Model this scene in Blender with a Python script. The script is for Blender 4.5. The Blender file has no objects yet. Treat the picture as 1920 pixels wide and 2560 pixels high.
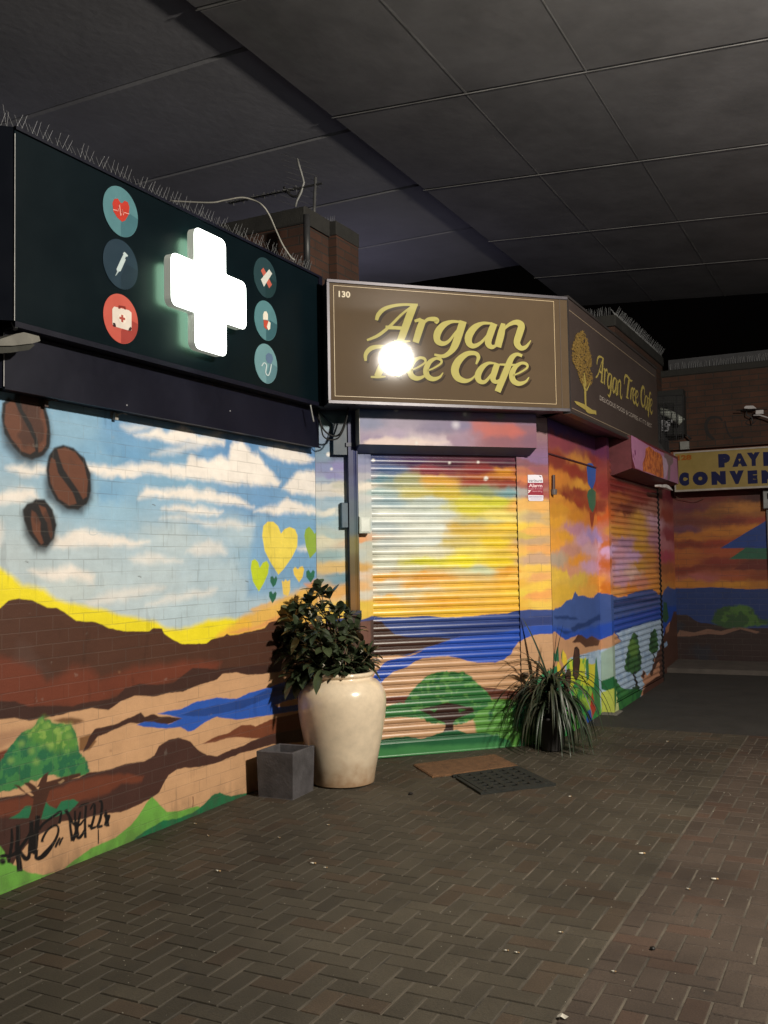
import bpy, bmesh, math, random
import numpy as np
from mathutils import Vector, Matrix
from mathutils.geometry import tessellate_polygon
random.seed(7); rng=np.random.default_rng(11)
scn=bpy.context.scene; COL=scn.collection
# ------------------------------------------------------------------ camera solved from the photograph's vanishing points
FPX,YAW,PITCH,ROLL,EYE=2423.144,-0.474734538,0.0520837553,-0.0174027846,1.6
CF=np.array([math.sin(YAW)*math.cos(PITCH),math.cos(YAW)*math.cos(PITCH),math.sin(PITCH)])
_r=np.array([math.cos(YAW),-math.sin(YAW),0.0]); _u=np.cross(_r,CF)
CR=_r*math.cos(ROLL)+_u*math.sin(ROLL); CU=-_r*math.sin(ROLL)+_u*math.cos(ROLL)
CAM=np.array([0,0,EYE])
def ray(x,y): return CF+(x-960)/FPX*CR-(y-1280)/FPX*CU
# tracing sheets: enlarged crops of the photo the outlines were traced from (origin, scale)
ZM={'1':(0,240,.50633),'2':(0,900,.5425),'3':(0,1600,.60277),'4':(740,640,.40989),'5':(840,1080,.39776),'6':(1340,680,.34961),
    '7':(1340,1200,.34961),'8':(600,1400,.57866),'F':(0,0,1.15732),'G':(0,1940,.18083),'N':(0,0,1),'P':(700,960,.18083),
    'A':(500,360,.24111),'Q':(1640,1100,.16878),'R':(1640,900,.16878),'S':(1300,1160,.06028),'T':(1540,1080,.12055),'B':(1100,2000,.49427),'K':(0,780,.24111)}
def px(z,p): o=ZM[z]; return (o[0]+p[0]*o[2],o[1]+p[1]*o[2])
SL=.016
def gz(y): return SL*(y-4.3)          # the paving rises gently away from the camera
def gpt(z,p):
    x,y=px(z,p); d=ray(x,y); t=(gz(0)-EYE)/(d[2]-SL*d[1]); return CAM+d*t
class Frame:
    def __init__(s,o,a,n): s.o=np.array(o,float); s.a=np.array(a,float); s.n=np.array(n,float); s.u=np.array([0,0,1.0])
    def pt(s,S,z,d=0): return tuple(s.o+s.a*S+s.u*z+s.n*d)
    def fp(s,z,p,d=0):
        x,y=px(z,p); r=ray(x,y); o=s.o+s.n*d; t=((o-CAM)@s.n)/(r@s.n); q=CAM+r*t-s.o
        return (q@s.a,q[2])
    def mat(s,S,z,d):
        m=Matrix.Identity(4)
        for i in range(3): m[i][0]=s.a[i]; m[i][1]=s.u[i]; m[i][2]=s.n[i]; m[i][3]=s.pt(S,z,d)[i]
        return m
r2=2**-.5
LW=Frame((-3.97,0,0),(0,1,0),(1,0,0))            # long mural wall
FR=Frame((-3.617,6.90,0),(r2,r2,0),(r2,-r2,0))   # chamfered cafe front
SD=Frame((-2.52,0,0),(0,1,0),(1,0,0))            # side wall of the cafe
FA=Frame((0,13.5,0),(1,0,0),(0,-1,0))            # far wall
# ------------------------------------------------------------------ object helpers
def tag(o,label=None,cat=None,group=None,kind=None):
    if label: o['label']=label
    if cat: o['category']=cat
    if group: o['group']=group
    if kind: o['kind']=kind
    return o
def empty(name,loc,label,cat,group=None):
    o=bpy.data.objects.new(name,None); COL.objects.link(o); o.location=loc; o.empty_display_size=.1
    return tag(o,label,cat,group)
bpyW={}
def link(name,me,mat,parent=None,smooth=False):
    o=bpy.data.objects.new(name,me); COL.objects.link(o)
    if mat is not None and not me.materials: me.materials.append(mat)
    if smooth: me.polygons.foreach_set('use_smooth',[True]*len(me.polygons))
    if parent is not None:
        o.parent=parent; L=Vector(parent.location); p=parent.parent
        while p: L+=Vector(p.location); p=p.parent
        o.matrix_parent_inverse=Matrix.Identity(4); bpyW[o.name]=1
        me.transform(Matrix.Translation(-L))
    else:
        c=[0,0,0]
    return o
class MB:
    def __init__(s): s.v=[]; s.f=[]
    def add(s,vs,fs):
        b=len(s.v); s.v+= [tuple(map(float,v)) for v in vs]; s.f+=[tuple(b+i for i in f) for f in fs]
    def box(s,fr,s0,s1,z0,z1,d0,d1,bev=0):
        if bev: # chamfered box
            b=bev; P=[]
            for (S,Z) in ((s0,z0),(s1,z0),(s1,z1),(s0,z1)): P.append((S,Z))
            def ring(i,d):
                return [(s0+i,z0+i,d),(s1-i,z0+i,d),(s1-i,z1-i,d),(s0+i,z1-i,d)]
            R=[ring(b,d0),ring(0,d0+b),ring(0,d1-b),ring(b,d1)]
            vs=[fr.pt(*q) for r in R for q in r]; fs=[(3,2,1,0),(12,13,14,15)]
            for k in range(3):
                for i in range(4): j=(i+1)%4; fs.append((4*k+i,4*k+j,4*k+4+j,4*k+4+i))
            s.add(vs,fs); return s
        c=[fr.pt(S,Z,D) for D in (d0,d1) for (S,Z) in ((s0,z0),(s1,z0),(s1,z1),(s0,z1))]
        s.add(c,[(3,2,1,0),(4,5,6,7),(0,1,5,4),(1,2,6,5),(2,3,7,6),(3,0,4,7)]); return s
    def poly(s,fr,pts,d,t=0):  # polygon in plane coords at depth d, thickness t behind
        n=len(pts); tri=tessellate_polygon([[Vector((p[0],p[1],0)) for p in pts]])
        vs=[fr.pt(p[0],p[1],d) for p in pts]; 
        ar=sum(pts[i][0]*pts[(i+1)%n][1]-pts[(i+1)%n][0]*pts[i][1] for i in range(n))
        def orient(f):
            a,b,c=[pts[i] for i in f]; return f if (b[0]-a[0])*(c[1]-a[1])-(b[1]-a[1])*(c[0]-a[0])>0 else f[::-1]
        fs=[orient(tuple(f)) for f in tri]
        if t:
            vs+=[fr.pt(p[0],p[1],d-t) for p in pts]
            fs+=[tuple(n+i for i in f[::-1]) for f in fs[:len(tri)]]
            for i in range(n):
                j=(i+1)%n; fs.append((i,j,n+j,n+i)[::-1] if ar>0 else (i,j,n+j,n+i))
        s.add(vs,fs); return s
    def tube(s,P,r,seg=8,caps=True):
        P=[Vector(p) for p in P]; n=len(P); R=r if isinstance(r,(list,tuple)) else [r]*n
        vs=[];prev=None
        for i,p in enumerate(P):
            t=(P[min(i+1,n-1)]-P[max(i-1,0)]).normalized()
            if prev is None: a=t.orthogonal().normalized()
            else: a=(prev-t*prev.dot(t)); a=a.normalized() if a.length>1e-6 else t.orthogonal().normalized()
            prev=a; b=t.cross(a)
            for k in range(seg):
                A=2*math.pi*k/seg; vs.append(p+(a*math.cos(A)+b*math.sin(A))*R[i])
        fs=[]
        for i in range(n-1):
            for k in range(seg):
                j=(k+1)%seg; fs.append((i*seg+k,i*seg+j,(i+1)*seg+j,(i+1)*seg+k))
        if caps: fs.append(tuple(range(seg))[::-1]); fs.append(tuple((n-1)*seg+k for k in range(seg)))
        s.add(vs,fs); return s
    def lathe(s,c,prof,seg=48):
        vs=[];fs=[]
        for r,z in prof:
            for k in range(seg):
                A=2*math.pi*k/seg; vs.append((c[0]+r*math.cos(A),c[1]+r*math.sin(A),c[2]+z))
        for i in range(len(prof)-1):
            for k in range(seg):
                j=(k+1)%seg; fs.append((i*seg+k,i*seg+j,(i+1)*seg+j,(i+1)*seg+k))
        s.add(vs,fs); return s
    def build(s,name,mat,parent=None,smooth=False,attr=None):
        me=bpy.data.meshes.new(name); me.from_pydata(s.v,[],s.f); me.update()
        return link(name,me,mat,parent,smooth)
def catmull(P,n=8):
    P=[tuple(p) for p in P]; 
    if len(P)<3: 
        return [tuple(P[0][k]+(P[-1][k]-P[0][k])*i/n for k in range(len(P[0]))) for i in range(n+1)]
    Q=[tuple(2*a-b for a,b in zip(P[0],P[1]))]+P+[tuple(2*a-b for a,b in zip(P[-1],P[-2]))]; out=[]
    for i in range(1,len(Q)-2):
        for k in range(n):
            t=k/n; out.append(tuple(.5*((2*b)+(c-a)*t+(2*a-5*b+4*c-d)*t*t+(-a+3*b-3*c+d)*t**3) for a,b,c,d in zip(Q[i-1],Q[i],Q[i+1],Q[i+2])))
    out.append(P[-1]); return out
def ribbon2d(P,n=8,cap=True):
    """P: (x,y,w) -> outline strip pairs"""
    C=catmull(P,n); L=[];Rr=[]
    for i,(x,y,w) in enumerate(C):
        a=C[max(i-1,0)]; b=C[min(i+1,len(C)-1)]; dx,dy=b[0]-a[0],b[1]-a[1]; l=math.hypot(dx,dy) or 1
        nx,ny=-dy/l,dx/l; w=max(w,1e-4)/2; L.append((x+nx*w,y+ny*w)); Rr.append((x-nx*w,y-ny*w))
    return L,Rr
def strokes(mb,strks,mapf,fr,d,dd=.0004,n=8):
    for k,S in enumerate(strks):
        L,Rr=ribbon2d(S,n); q=[mapf(p) for p in L]; w=[mapf(p) for p in Rr]; D=d+k*dd
        vs=[fr.pt(p[0],p[1],D) for p in q+w]; m=len(q); fs=[]
        for i in range(m-1):
            a,b,c,e=q[i],q[i+1],w[i+1],w[i]
            ar=(b[0]-a[0])*(c[1]-a[1])-(b[1]-a[1])*(c[0]-a[0])
            f=(i,i+1,m+i+1,m+i); fs.append(f if ar>0 else f[::-1])
        mb.add(vs,fs)
def text(s,fr,S,z,d,h,mat,parent,name='lettering',width=None,bold=0,shear=0,align='LEFT'):
    cu=bpy.data.curves.new('t','FONT'); cu.body=s; cu.size=1; cu.offset=bold; cu.shear=shear; cu.resolution_u=4
    o=bpy.data.objects.new('t',cu); COL.objects.link(o); dg=bpy.context.evaluated_depsgraph_get(); dg.update()
    me=bpy.data.meshes.new_from_object(o.evaluated_get(dg)); bpy.data.objects.remove(o)
    co=np.empty(len(me.vertices)*3); me.vertices.foreach_get('co',co); co=co.reshape(-1,3)
    x0,x1=co[:,0].min(),co[:,0].max(); y0,y1=co[:,1].min(),co[:,1].max()
    sy=h/(y1-y0) if not any(c in 'gjpqy,' for c in s) else h/(y1-y0)
    sx=(width/(x1-x0)) if width else sy
    if align=='CENTER': S-= (x1-x0)*sx/2
    co[:,0]=(co[:,0]-x0)*sx; co[:,1]=(co[:,1]-y0)*sy; co[:,2]=0
    me.vertices.foreach_set('co',co.ravel()); me.transform(fr.mat(S,z,d)); me.update()
    return link(name,me,mat,parent)
# ------------------------------------------------------------------ materials
def lin(c):
    return [ (x/255/12.92 if x/255<=.04045 else ((x/255+.055)/1.055)**2.4) for x in c]
def nt(m): m.use_nodes=True; return m.node_tree.nodes,m.node_tree.links
def mat(name,c,rough=.6,metal=0,nscale=8,namt=.25,bump=.0,bscale=60,spec=.5,emit=None,es=0,coat=0,cr=.12,srgb=False):
    m=bpy.data.materials.new(name); N,L=nt(m); P=N['Principled BSDF']
    c=lin(c) if srgb else list(c)
    P.inputs['Roughness'].default_value=rough; P.inputs['Metallic'].default_value=metal; P.inputs['Specular IOR Level'].default_value=spec
    P.inputs['Coat Weight'].default_value=coat; P.inputs['Coat Roughness'].default_value=cr
    tc=N.new('ShaderNodeTexCoord')
    no=N.new('ShaderNodeTexNoise'); no.inputs['Scale'].default_value=nscale; no.inputs['Detail'].default_value=6; no.inputs['Roughness'].default_value=.65
    L.new(tc.outputs['Object'],no.inputs['Vector'])
    r=N.new('ShaderNodeMapRange'); r.inputs['From Min'].default_value=.3; r.inputs['From Max'].default_value=.7
    r.inputs['To Min'].default_value=1-namt; r.inputs['To Max'].default_value=1+namt*.6
    L.new(no.outputs['Fac'],r.inputs['Value'])
    x=N.new('ShaderNodeVectorMath'); x.operation='SCALE'; x.inputs[0].default_value=c[:3]; L.new(r.outputs[0],x.inputs['Scale'])
    L.new(x.outputs[0],P.inputs['Base Color'])
    rr=N.new('ShaderNodeMapRange'); rr.inputs['To Min'].default_value=max(.02,rough-.1); rr.inputs['To Max'].default_value=min(1,rough+.12)
    L.new(no.outputs['Fac'],rr.inputs['Value']); L.new(rr.outputs[0],P.inputs['Roughness'])
    if bump:
        n2=N.new('ShaderNodeTexNoise'); n2.inputs['Scale'].default_value=bscale; n2.inputs['Detail'].default_value=4; L.new(tc.outputs['Object'],n2.inputs['Vector'])
        b=N.new('ShaderNodeBump'); b.inputs['Strength'].default_value=bump; b.inputs['Distance'].default_value=.01
        L.new(n2.outputs['Fac'],b.inputs['Height']); L.new(b.outputs[0],P.inputs['Normal'])
    if emit: P.inputs['Emission Color'].default_value=(*emit,1); P.inputs['Emission Strength'].default_value=es
    return m
def paint_mat(name,brick=True,rough=.5,mort=.74,bs=.32):
    """painted masonry/metal: colour attribute carries the mural, nodes add brick joints, brush dirt and relief"""
    m=bpy.data.materials.new(name); N,L=nt(m); P=N['Principled BSDF']
    at=N.new('ShaderNodeAttribute'); at.attribute_name='paint'
    tc=N.new('ShaderNodeTexCoord'); uv=N.new('ShaderNodeUVMap'); uv.uv_map='wall'
    no=N.new('ShaderNodeTexNoise'); no.inputs['Scale'].default_value=5; no.inputs['Detail'].default_value=8; no.inputs['Roughness'].default_value=.7
    L.new(uv.outputs[0],no.inputs['Vector'])
    r=N.new('ShaderNodeMapRange'); r.inputs['From Min'].default_value=.3; r.inputs['From Max'].default_value=.7; r.inputs['To Min'].default_value=.86; r.inputs['To Max'].default_value=1.06
    L.new(no.outputs['Fac'],r.inputs['Value'])
    x=N.new('ShaderNodeVectorMath'); x.operation='SCALE'; L.new(at.outputs['Color'],x.inputs[0]); L.new(r.outputs[0],x.inputs['Scale']); col=x.outputs[0]
    n2=N.new('ShaderNodeTexNoise'); n2.inputs['Scale'].default_value=90; n2.inputs['Detail'].default_value=5; L.new(uv.outputs[0],n2.inputs['Vector'])
    b=N.new('ShaderNodeBump'); b.inputs['Strength'].default_value=.25 if brick else .05; b.inputs['Distance'].default_value=.004; L.new(n2.outputs['Fac'],b.inputs['Height'])
    if brick:
        wv=N.new('ShaderNodeVectorMath'); wv.operation='MULTIPLY_ADD'; ns=N.new('ShaderNodeTexNoise'); ns.inputs['Scale'].default_value=6; L.new(uv.outputs[0],ns.inputs['Vector'])
        L.new(ns.outputs['Color'],wv.inputs[0]); wv.inputs[1].default_value=(.006,.006,0); L.new(uv.outputs[0],wv.inputs[2])
        bt=N.new('ShaderNodeTexBrick'); bt.inputs['Scale'].default_value=1; bt.inputs['Brick Width'].default_value=.225; bt.inputs['Row Height'].default_value=.075
        bt.inputs['Mortar Size'].default_value=.0035; bt.inputs['Mortar Smooth'].default_value=.35; bt.inputs['Color1'].default_value=(1,1,1,1); bt.inputs['Color2'].default_value=(.955,.955,.955,1)
        bt.inputs['Mortar'].default_value=(mort,mort,mort,1); L.new(wv.outputs[0],bt.inputs['Vector'])
        # joints are partly filled by paint
        fm=N.new('ShaderNodeTexNoise'); fm.inputs['Scale'].default_value=3.5; fm.inputs['Detail'].default_value=3; L.new(uv.outputs[0],fm.inputs['Vector'])
        fr_=N.new('ShaderNodeMapRange'); fr_.inputs['From Min'].default_value=.44; fr_.inputs['From Max'].default_value=.60; L.new(fm.outputs['Fac'],fr_.inputs['Value'])
        mx=N.new('ShaderNodeMix'); mx.data_type='RGBA'; mx.blend_type='MULTIPLY'; L.new(fr_.outputs[0],mx.inputs[0]); L.new(col,mx.inputs[6]); L.new(bt.outputs['Color'],mx.inputs[7]); col=mx.outputs[2]
        jf=N.new('ShaderNodeMath'); jf.operation='MULTIPLY'; L.new(bt.outputs['Fac'],jf.inputs[0]); jf.inputs[1].default_value=.075
        m5=N.new('ShaderNodeMix'); m5.data_type='RGBA'; L.new(jf.outputs[0],m5.inputs[0]); L.new(col,m5.inputs[6]); m5.inputs[7].default_value=(.30,.26,.22,1); col=m5.outputs[2]
        b2=N.new('ShaderNodeBump'); b2.invert=True; b2.inputs['Strength'].default_value=bs; b2.inputs['Distance'].default_value=.004
        L.new(bt.outputs['Fac'],b2.inputs['Height']); L.new(b.outputs[0],b2.inputs['Normal']); b=b2
    L.new(col,P.inputs['Base Color']); L.new(b.outputs[0],P.inputs['Normal'])
    P.inputs['Roughness'].default_value=rough; P.inputs['Specular IOR Level'].default_value=.4
    return m
def brick_mat(name,c1,c2,mor,rough=.85):
    m=bpy.data.materials.new(name); N,L=nt(m); P=N['Principled BSDF']; tc=N.new('ShaderNodeTexCoord')
    # use (x+y, z) so that every upright face shows courses
    sp=N.new('ShaderNodeSeparateXYZ'); L.new(tc.outputs['Object'],sp.inputs[0]); ad=N.new('ShaderNodeMath'); L.new(sp.outputs[0],ad.inputs[0]); L.new(sp.outputs[1],ad.inputs[1])
    cb=N.new('ShaderNodeCombineXYZ'); L.new(ad.outputs[0],cb.inputs[0]); L.new(sp.outputs[2],cb.inputs[1])
    bt=N.new('ShaderNodeTexBrick'); bt.inputs['Scale'].default_value=1; bt.inputs['Brick Width'].default_value=.225; bt.inputs['Row Height'].default_value=.075
    bt.inputs['Mortar Size'].default_value=.006; bt.inputs['Mortar Smooth'].default_value=.2
    bt.inputs['Color1'].default_value=(*c1,1); bt.inputs['Color2'].default_value=(*c2,1); bt.inputs['Mortar'].default_value=(*mor,1)
    L.new(cb.outputs[0],bt.inputs['Vector'])
    no=N.new('ShaderNodeTexNoise'); no.inputs['Scale'].default_value=4; no.inputs['Detail'].default_value=7; L.new(tc.outputs['Object'],no.inputs['Vector'])
    r=N.new('ShaderNodeMapRange'); r.inputs['From Min'].default_value=.3; r.inputs['From Max'].default_value=.7; r.inputs['To Min'].default_value=.65; r.inputs['To Max'].default_value=1.1; L.new(no.outputs['Fac'],r.inputs['Value'])
    x=N.new('ShaderNodeVectorMath'); x.operation='SCALE'; L.new(bt.outputs['Color'],x.inputs[0]); L.new(r.outputs[0],x.inputs['Scale']); L.new(x.outputs[0],P.inputs['Base Color'])
    b2=N.new('ShaderNodeBump'); b2.invert=True; b2.inputs['Strength'].default_value=.6; b2.inputs['Distance'].default_value=.005; L.new(bt.outputs['Fac'],b2.inputs['Height']); L.new(b2.outputs[0],P.inputs['Normal'])
    P.inputs['Roughness'].default_value=rough; return m
# ------------------------------------------------------------------ mural painter (wall coordinates, metres)
def vnoise(x,y,seed):
    g=np.random.default_rng(seed).random((97,97)); xi=np.floor(x).astype(int); yi=np.floor(y).astype(int); fx=x-xi; fy=y-yi
    fx=fx*fx*(3-2*fx); fy=fy*fy*(3-2*fy); a=g[xi%97,yi%97]; b=g[(xi+1)%97,yi%97]; c=g[xi%97,(yi+1)%97]; d=g[(xi+1)%97,(yi+1)%97]
    return (a*(1-fx)+b*fx)*(1-fy)+(c*(1-fx)+d*fx)*fy
def fbm(x,y,f,seed=1,o=4):
    t=0;A=0;a=1
    for k in range(o): t=t+a*vnoise(x*f+17.3*k,y*f+5.1*k,seed+k); A+=a; a*=.55; f*=2.05
    return t/A-.5
class Painter:
    def __init__(s,fr,S,Z,gain=1,seed=1):
        s.fr=fr; s.S=S; s.Z=Z; s.gain=gain; s.c=np.full((len(S),3),.5); s.seed=seed; s.off=0
        s.wx=fbm(S,Z,9,seed+50); s.wz=fbm(S,Z,9,seed+60); s.hx=fbm(S,Z,40,seed+70,3); s.hz=fbm(S,Z,40,seed+80,3)
        s.br=fbm(S*.35,Z*2.2,22,seed+90,4)     # brush streaks
    def col(s,c): return np.minimum(np.array(lin(c))*s.gain,.86)
    def pts(s,z,P,d=0): return np.array([s.fr.fp(z,p,d or s.off) for p in P])
    def sdf(s,P,idx,warp,fine):
        x=s.S[idx]+s.wx[idx]*warp+s.hx[idx]*fine; y=s.Z[idx]+s.wz[idx]*warp+s.hz[idx]*fine
        ins=np.zeros(len(x),bool); dm=np.full(len(x),1e9); n=len(P)
        for i in range(n):
            x0,y0=P[i]; x1,y1=P[(i+1)%n]; dx,dy=x1-x0,y1-y0; L=dx*dx+dy*dy+1e-12
            t=np.clip(((x-x0)*dx+(y-y0)*dy)/L,0,1); dm=np.minimum(dm,(x-x0-t*dx)**2+(y-y0-t*dy)**2)
            if abs(dy)>1e-12:
                c=((y0>y)!=(y1>y))&(x<dx*(y-y0)/dy+x0); ins^=c
        dm=np.sqrt(dm); return np.where(ins,-dm,dm)
    def poly(s,z,P,c,blur=.004,warp=.012,fine=.004,op=1,c2=None,f2=18,th=0,d=0):
        P=s.pts(z,P,d); m=blur+warp+fine+.01
        idx=np.nonzero((s.S>P[:,0].min()-m)&(s.S<P[:,0].max()+m)&(s.Z>P[:,1].min()-m)&(s.Z<P[:,1].max()+m))[0]
        if not len(idx): return
        q=s.sdf(P,idx,warp,fine); a=np.clip(.5-q/(2*blur),0,1); a=a*a*(3-2*a)*op
        C=np.broadcast_to(s.col(c),(len(idx),3)).copy()
        if c2 is not None:
            w=np.clip((fbm(s.S[idx],s.Z[idx],f2,s.seed+7,3)-th)*9+.5,0,1)[:,None]; C=C*(1-w)+s.col(c2)*w
        C*= (1+s.br[idx]*.10)[:,None]
        s.c[idx]=s.c[idx]*(1-a[:,None])+C*a[:,None]
    def stroke(s,z,P,c,blur=.003,warp=.002,n=6,op=1,d=0):
        L,R=ribbon2d(P,n); s.poly(z,L+R[::-1],c,blur,warp,.001,op,d=d)
    def dot(s,z,p,r,c,blur=.01,op=1,d=0):
        P=[(p[0]+r*math.cos(k*math.pi/5),p[1]+r*math.sin(k*math.pi/5)) for k in range(10)]; s.poly(z,P,c,blur,0,0,op,d=d)
    def field(s,samples,warp=.10,zf=2.0,pw=3.2,d=0):
        W=np.zeros(len(s.S)); A=np.zeros((len(s.S),3)); x=s.S+s.wx*warp*1.6; y=s.Z+s.wz*warp*.6
        for z,p,c in samples:
            a,b=s.fr.fp(z,p,d or s.off); w=1/((x-a)**2+((y-b)*zf)**2+4e-4)**(pw/2); W+=w; A+=w[:,None]*s.col(c)
        s.c=A/W[:,None]*(1+s.br*.12)[:,None]
def F5(l,z='5'): return [(z,(a,b),(r,g,bb)) for a,b,r,g,bb in l]
def grid(fr,S,Z,dfun=None):
    S=np.asarray(S);Z=np.asarray(Z); ns,nz=len(S),len(Z); SS,ZZ=np.meshgrid(S,Z); SS=SS.ravel(); ZZ=ZZ.ravel()
    D=dfun(SS,ZZ) if dfun else np.zeros(len(SS))
    co=fr.o+np.outer(SS,fr.a)+np.outer(ZZ,fr.u)+np.outer(D,fr.n)
    i=np.arange(ns-1); j=np.arange(nz-1); I,J=np.meshgrid(i,j); k=(J*ns+I).ravel(); q=np.stack([k,k+1,k+ns+1,k+ns],1)
    # orient so that the face normal follows fr.n
    if np.dot(np.cross(fr.a,fr.u),fr.n)<0: q=q[:,::-1]
    return SS,ZZ,co,q
def painted(name,fr,S,Z,paint,mt,parent=None,dfun=None,smooth=False,zb=None):
    SS,ZZ,co,q=grid(fr,S,Z,dfun)
    me=bpy.data.meshes.new(name); me.vertices.add(len(co)); me.vertices.foreach_set('co',co.ravel())
    me.loops.add(q.size); me.loops.foreach_set('vertex_index',q.ravel().astype(np.int32)); me.polygons.add(len(q))
    me.polygons.foreach_set('loop_start',np.arange(0,q.size,4,dtype=np.int32)); me.polygons.foreach_set('loop_total',np.full(len(q),4,dtype=np.int32))
    me.update(calc_edges=True); me.validate()
    C=paint(SS,ZZ); ca=me.color_attributes.new('paint','FLOAT_COLOR','POINT'); ca.data.foreach_set('color',np.c_[np.clip(C,0.002,.9),np.ones(len(C))].astype(np.float32).ravel())
    uv=me.uv_layers.new(name='wall'); w=np.stack([SS,ZZ],1)[q.ravel()]; uv.data.foreach_set('uv',w.astype(np.float32).ravel())
    return link(name,me,mt,parent,smooth)
def rng_(a,b,st): n=max(2,int(round((b-a)/st))+1); return np.linspace(a,b,n)
# ================================================================== mural paint functions
BR=(80,50,38); DK=(66,42,36); RED=(112,57,40); SAND=(207,162,122); BLU=(40,84,176)
CLOUD=(240,232,224)
def paint_left(S,Z):
    p=Painter(LW,S,Z,.95,3)
    p.field(F5([(300,200,132,172,200),(0,200,130,170,200),(600,300,110,155,195),(900,340,108,155,198),(1100,420,96,142,190),(1450,430,98,140,188),(1300,500,105,150,195),
      (300,330,138,176,202),(450,450,125,168,200),(600,450,110,158,198),(500,620,125,170,205),(800,560,128,170,200),(1200,640,112,156,200),(560,700,150,185,208),(400,640,150,184,205),
      (900,690,150,184,210),(1100,640,118,160,200),(400,900,186,202,210),(0,900,186,200,206),(100,720,176,196,206),(800,830,186,202,210),(1100,800,176,198,212),(700,1000,186,202,210),(1000,1000,180,200,212),(300,1050,196,208,210),(600,1150,190,206,214),(900,1180,186,206,216),(1250,1100,178,200,214),
      (1300,700,118,162,204),(1300,900,125,168,206),(1450,950,120,166,208),(1450,720,130,172,205),(1560,800,160,190,205),(1560,500,120,160,195),(1180,900,150,184,208)],'2'),warp=.16,zf=2.2)
    P=lambda pts,c,**k: p.poly('2',pts,c,**k)
    P([(1180,745),(1390,730),(1480,760),(1480,1000),(1380,1050),(1200,1095),(1140,1090),(1150,900)],(120,165,206),blur=.05,warp=.03,op=.8)
    cl=dict(blur=.028,warp=.055,fine=.012)
    for q in [[(620,345),(700,330),(800,318),(850,310),(905,345),(960,358),(1030,375),(1030,397),(900,380),(800,382),(700,365)],
      [(540,492),(700,478),(850,482),(880,448),(960,460),(1010,445),(1050,462),(1062,400),(1085,374),(1112,374),(1140,412),(1160,440),(1190,430),(1225,490),(1292,562),(1280,580),(1100,572),(900,548),(700,522),(480,538)],
      [(640,630),(680,590),(760,600),(880,583),(920,610),(950,598),(1000,620),(1080,618),(1110,640),(1170,672),(1050,664),(950,652),(800,640)],
      [(1200,408),(1300,398),(1400,420),(1452,462),(1400,474),(1300,466),(1240,438)],
      [(1300,600),(1330,550),(1370,515),(1440,510),(1480,550),(1560,575),(1590,612),(1480,640),(1400,615),(1345,615)],
      [(1170,692),(1260,670),(1330,645),(1400,670),(1480,690),(1560,700),(1550,713),(1400,708),(1250,708)],
      [(750,690),(820,675),(900,678),(1030,698),(1000,711),(850,708)],
      [(30,500),(120,488),(210,498),(230,525),(100,538)],[(400,475),(520,500),(650,530),(450,540),(390,512)],
      [(-30,612),(80,592),(150,600),(172,640),(80,660),(-30,660)],[(245,812),(400,785),(470,798),(560,815),(690,845),(600,860),(450,852),(350,860),(245,858)],
      [(130,975),(230,960),(330,935),(385,970),(440,1000),(436,1030),(330,1002),(250,1004),(150,990)],[(1370,872),(1500,828),(1590,840),(1580,862),(1450,884)]]:
        P(q,CLOUD,op=.97,**cl)
    for q in [[(860,885),(900,850),(960,828),(1020,850),(1050,890),(950,905)],[(600,915),(680,888),(740,905),(840,925),(700,940),(620,935)],[(390,1118),(500,1062),(700,1040),(760,1052),(560,1105),(420,1138)],
      [(670,1125),(780,1090),(900,1065),(1000,1058),(980,1085),(850,1105),(720,1130)],[(740,730),(830,722),(910,735),(820,745)],[(-40,740),(0,740),(14,790),(0,850),(-40,850)],[(900,740),(1050,740),(1170,760),(1100,778),(950,765)],
      [(1080,300),(1050,330),(900,420),(700,440)],[(560,300),(640,290),(700,310),(600,330)]]:
        P(q,CLOUD,op=.62,blur=.03,warp=.05,fine=.01)
    # yellow glow above the hills, orange to the right
    P([(-60,930),(20,968),(60,1000),(100,1040),(200,1052),(260,1098),(360,1128),(470,1152),(560,1172),(700,1200),(760,1228),(830,1240),(900,1215),(960,1195),(1060,1190),(1160,1200),(1160,1330),(-60,1330)],(246,226,42),blur=.022,warp=.03)
    P([(1000,1270),(1060,1225),(1180,1150),(1300,1095),(1400,1052),(1500,1000),(1640,960),(1640,1290),(1000,1330)],(240,186,72),blur=.03,warp=.05,op=.92)
    P([(1060,1255),(1180,1225),(1290,1170),(1400,1130),(1290,1200),(1120,1262)],(228,160,96),blur=.015,warp=.03,op=.9)
    P([(1400,1030),(1500,1002),(1640,990),(1640,1060),(1480,1080)],(236,160,90),blur=.02,warp=.04,op=.9)
    P([(1150,1150),(1250,1112),(1320,1098),(1260,1130),(1170,1162)],(232,182,110),blur=.01,warp=.02,op=.8)
    P([(1550,870),(1640,860),(1640,960),(1560,945)],(240,220,120),blur=.02,warp=.03,op=.8)
    # hills
    P([(-60,1180),(0,1145),(40,1108),(90,1100),(150,1108),(220,1140),(262,1142),(300,1165),(350,1203),(440,1208),(500,1235),(570,1250),(690,1250),(705,1235),(745,1237),(755,1260),(800,1290),(840,1308),(950,1305),(980,1285),(1030,1275),(1045,1262),(1060,1270),(1100,1265),(1220,1235),(1240,1210),(1270,1200),(1320,1202),(1400,1215),(1500,1215),(1700,1180),(1700,3000),(-60,3000)],BR,blur=.004,warp=.008)
    Q=lambda pts,c,**k: p.poly('3',pts,c,**k)
    Q([(-60,60),(100,90),(150,110),(190,170),(240,160),(300,110),(360,120),(420,160),(480,140),(560,110),(800,88),(920,90),(900,120),(700,185),(540,210),(450,245),(300,285),(-60,270)],RED,blur=.035,warp=.05)
    Q([(80,0),(130,20),(170,90),(210,150),(150,120),(60,80)],(90,66,58),blur=.04,warp=.05,op=.6)
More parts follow.
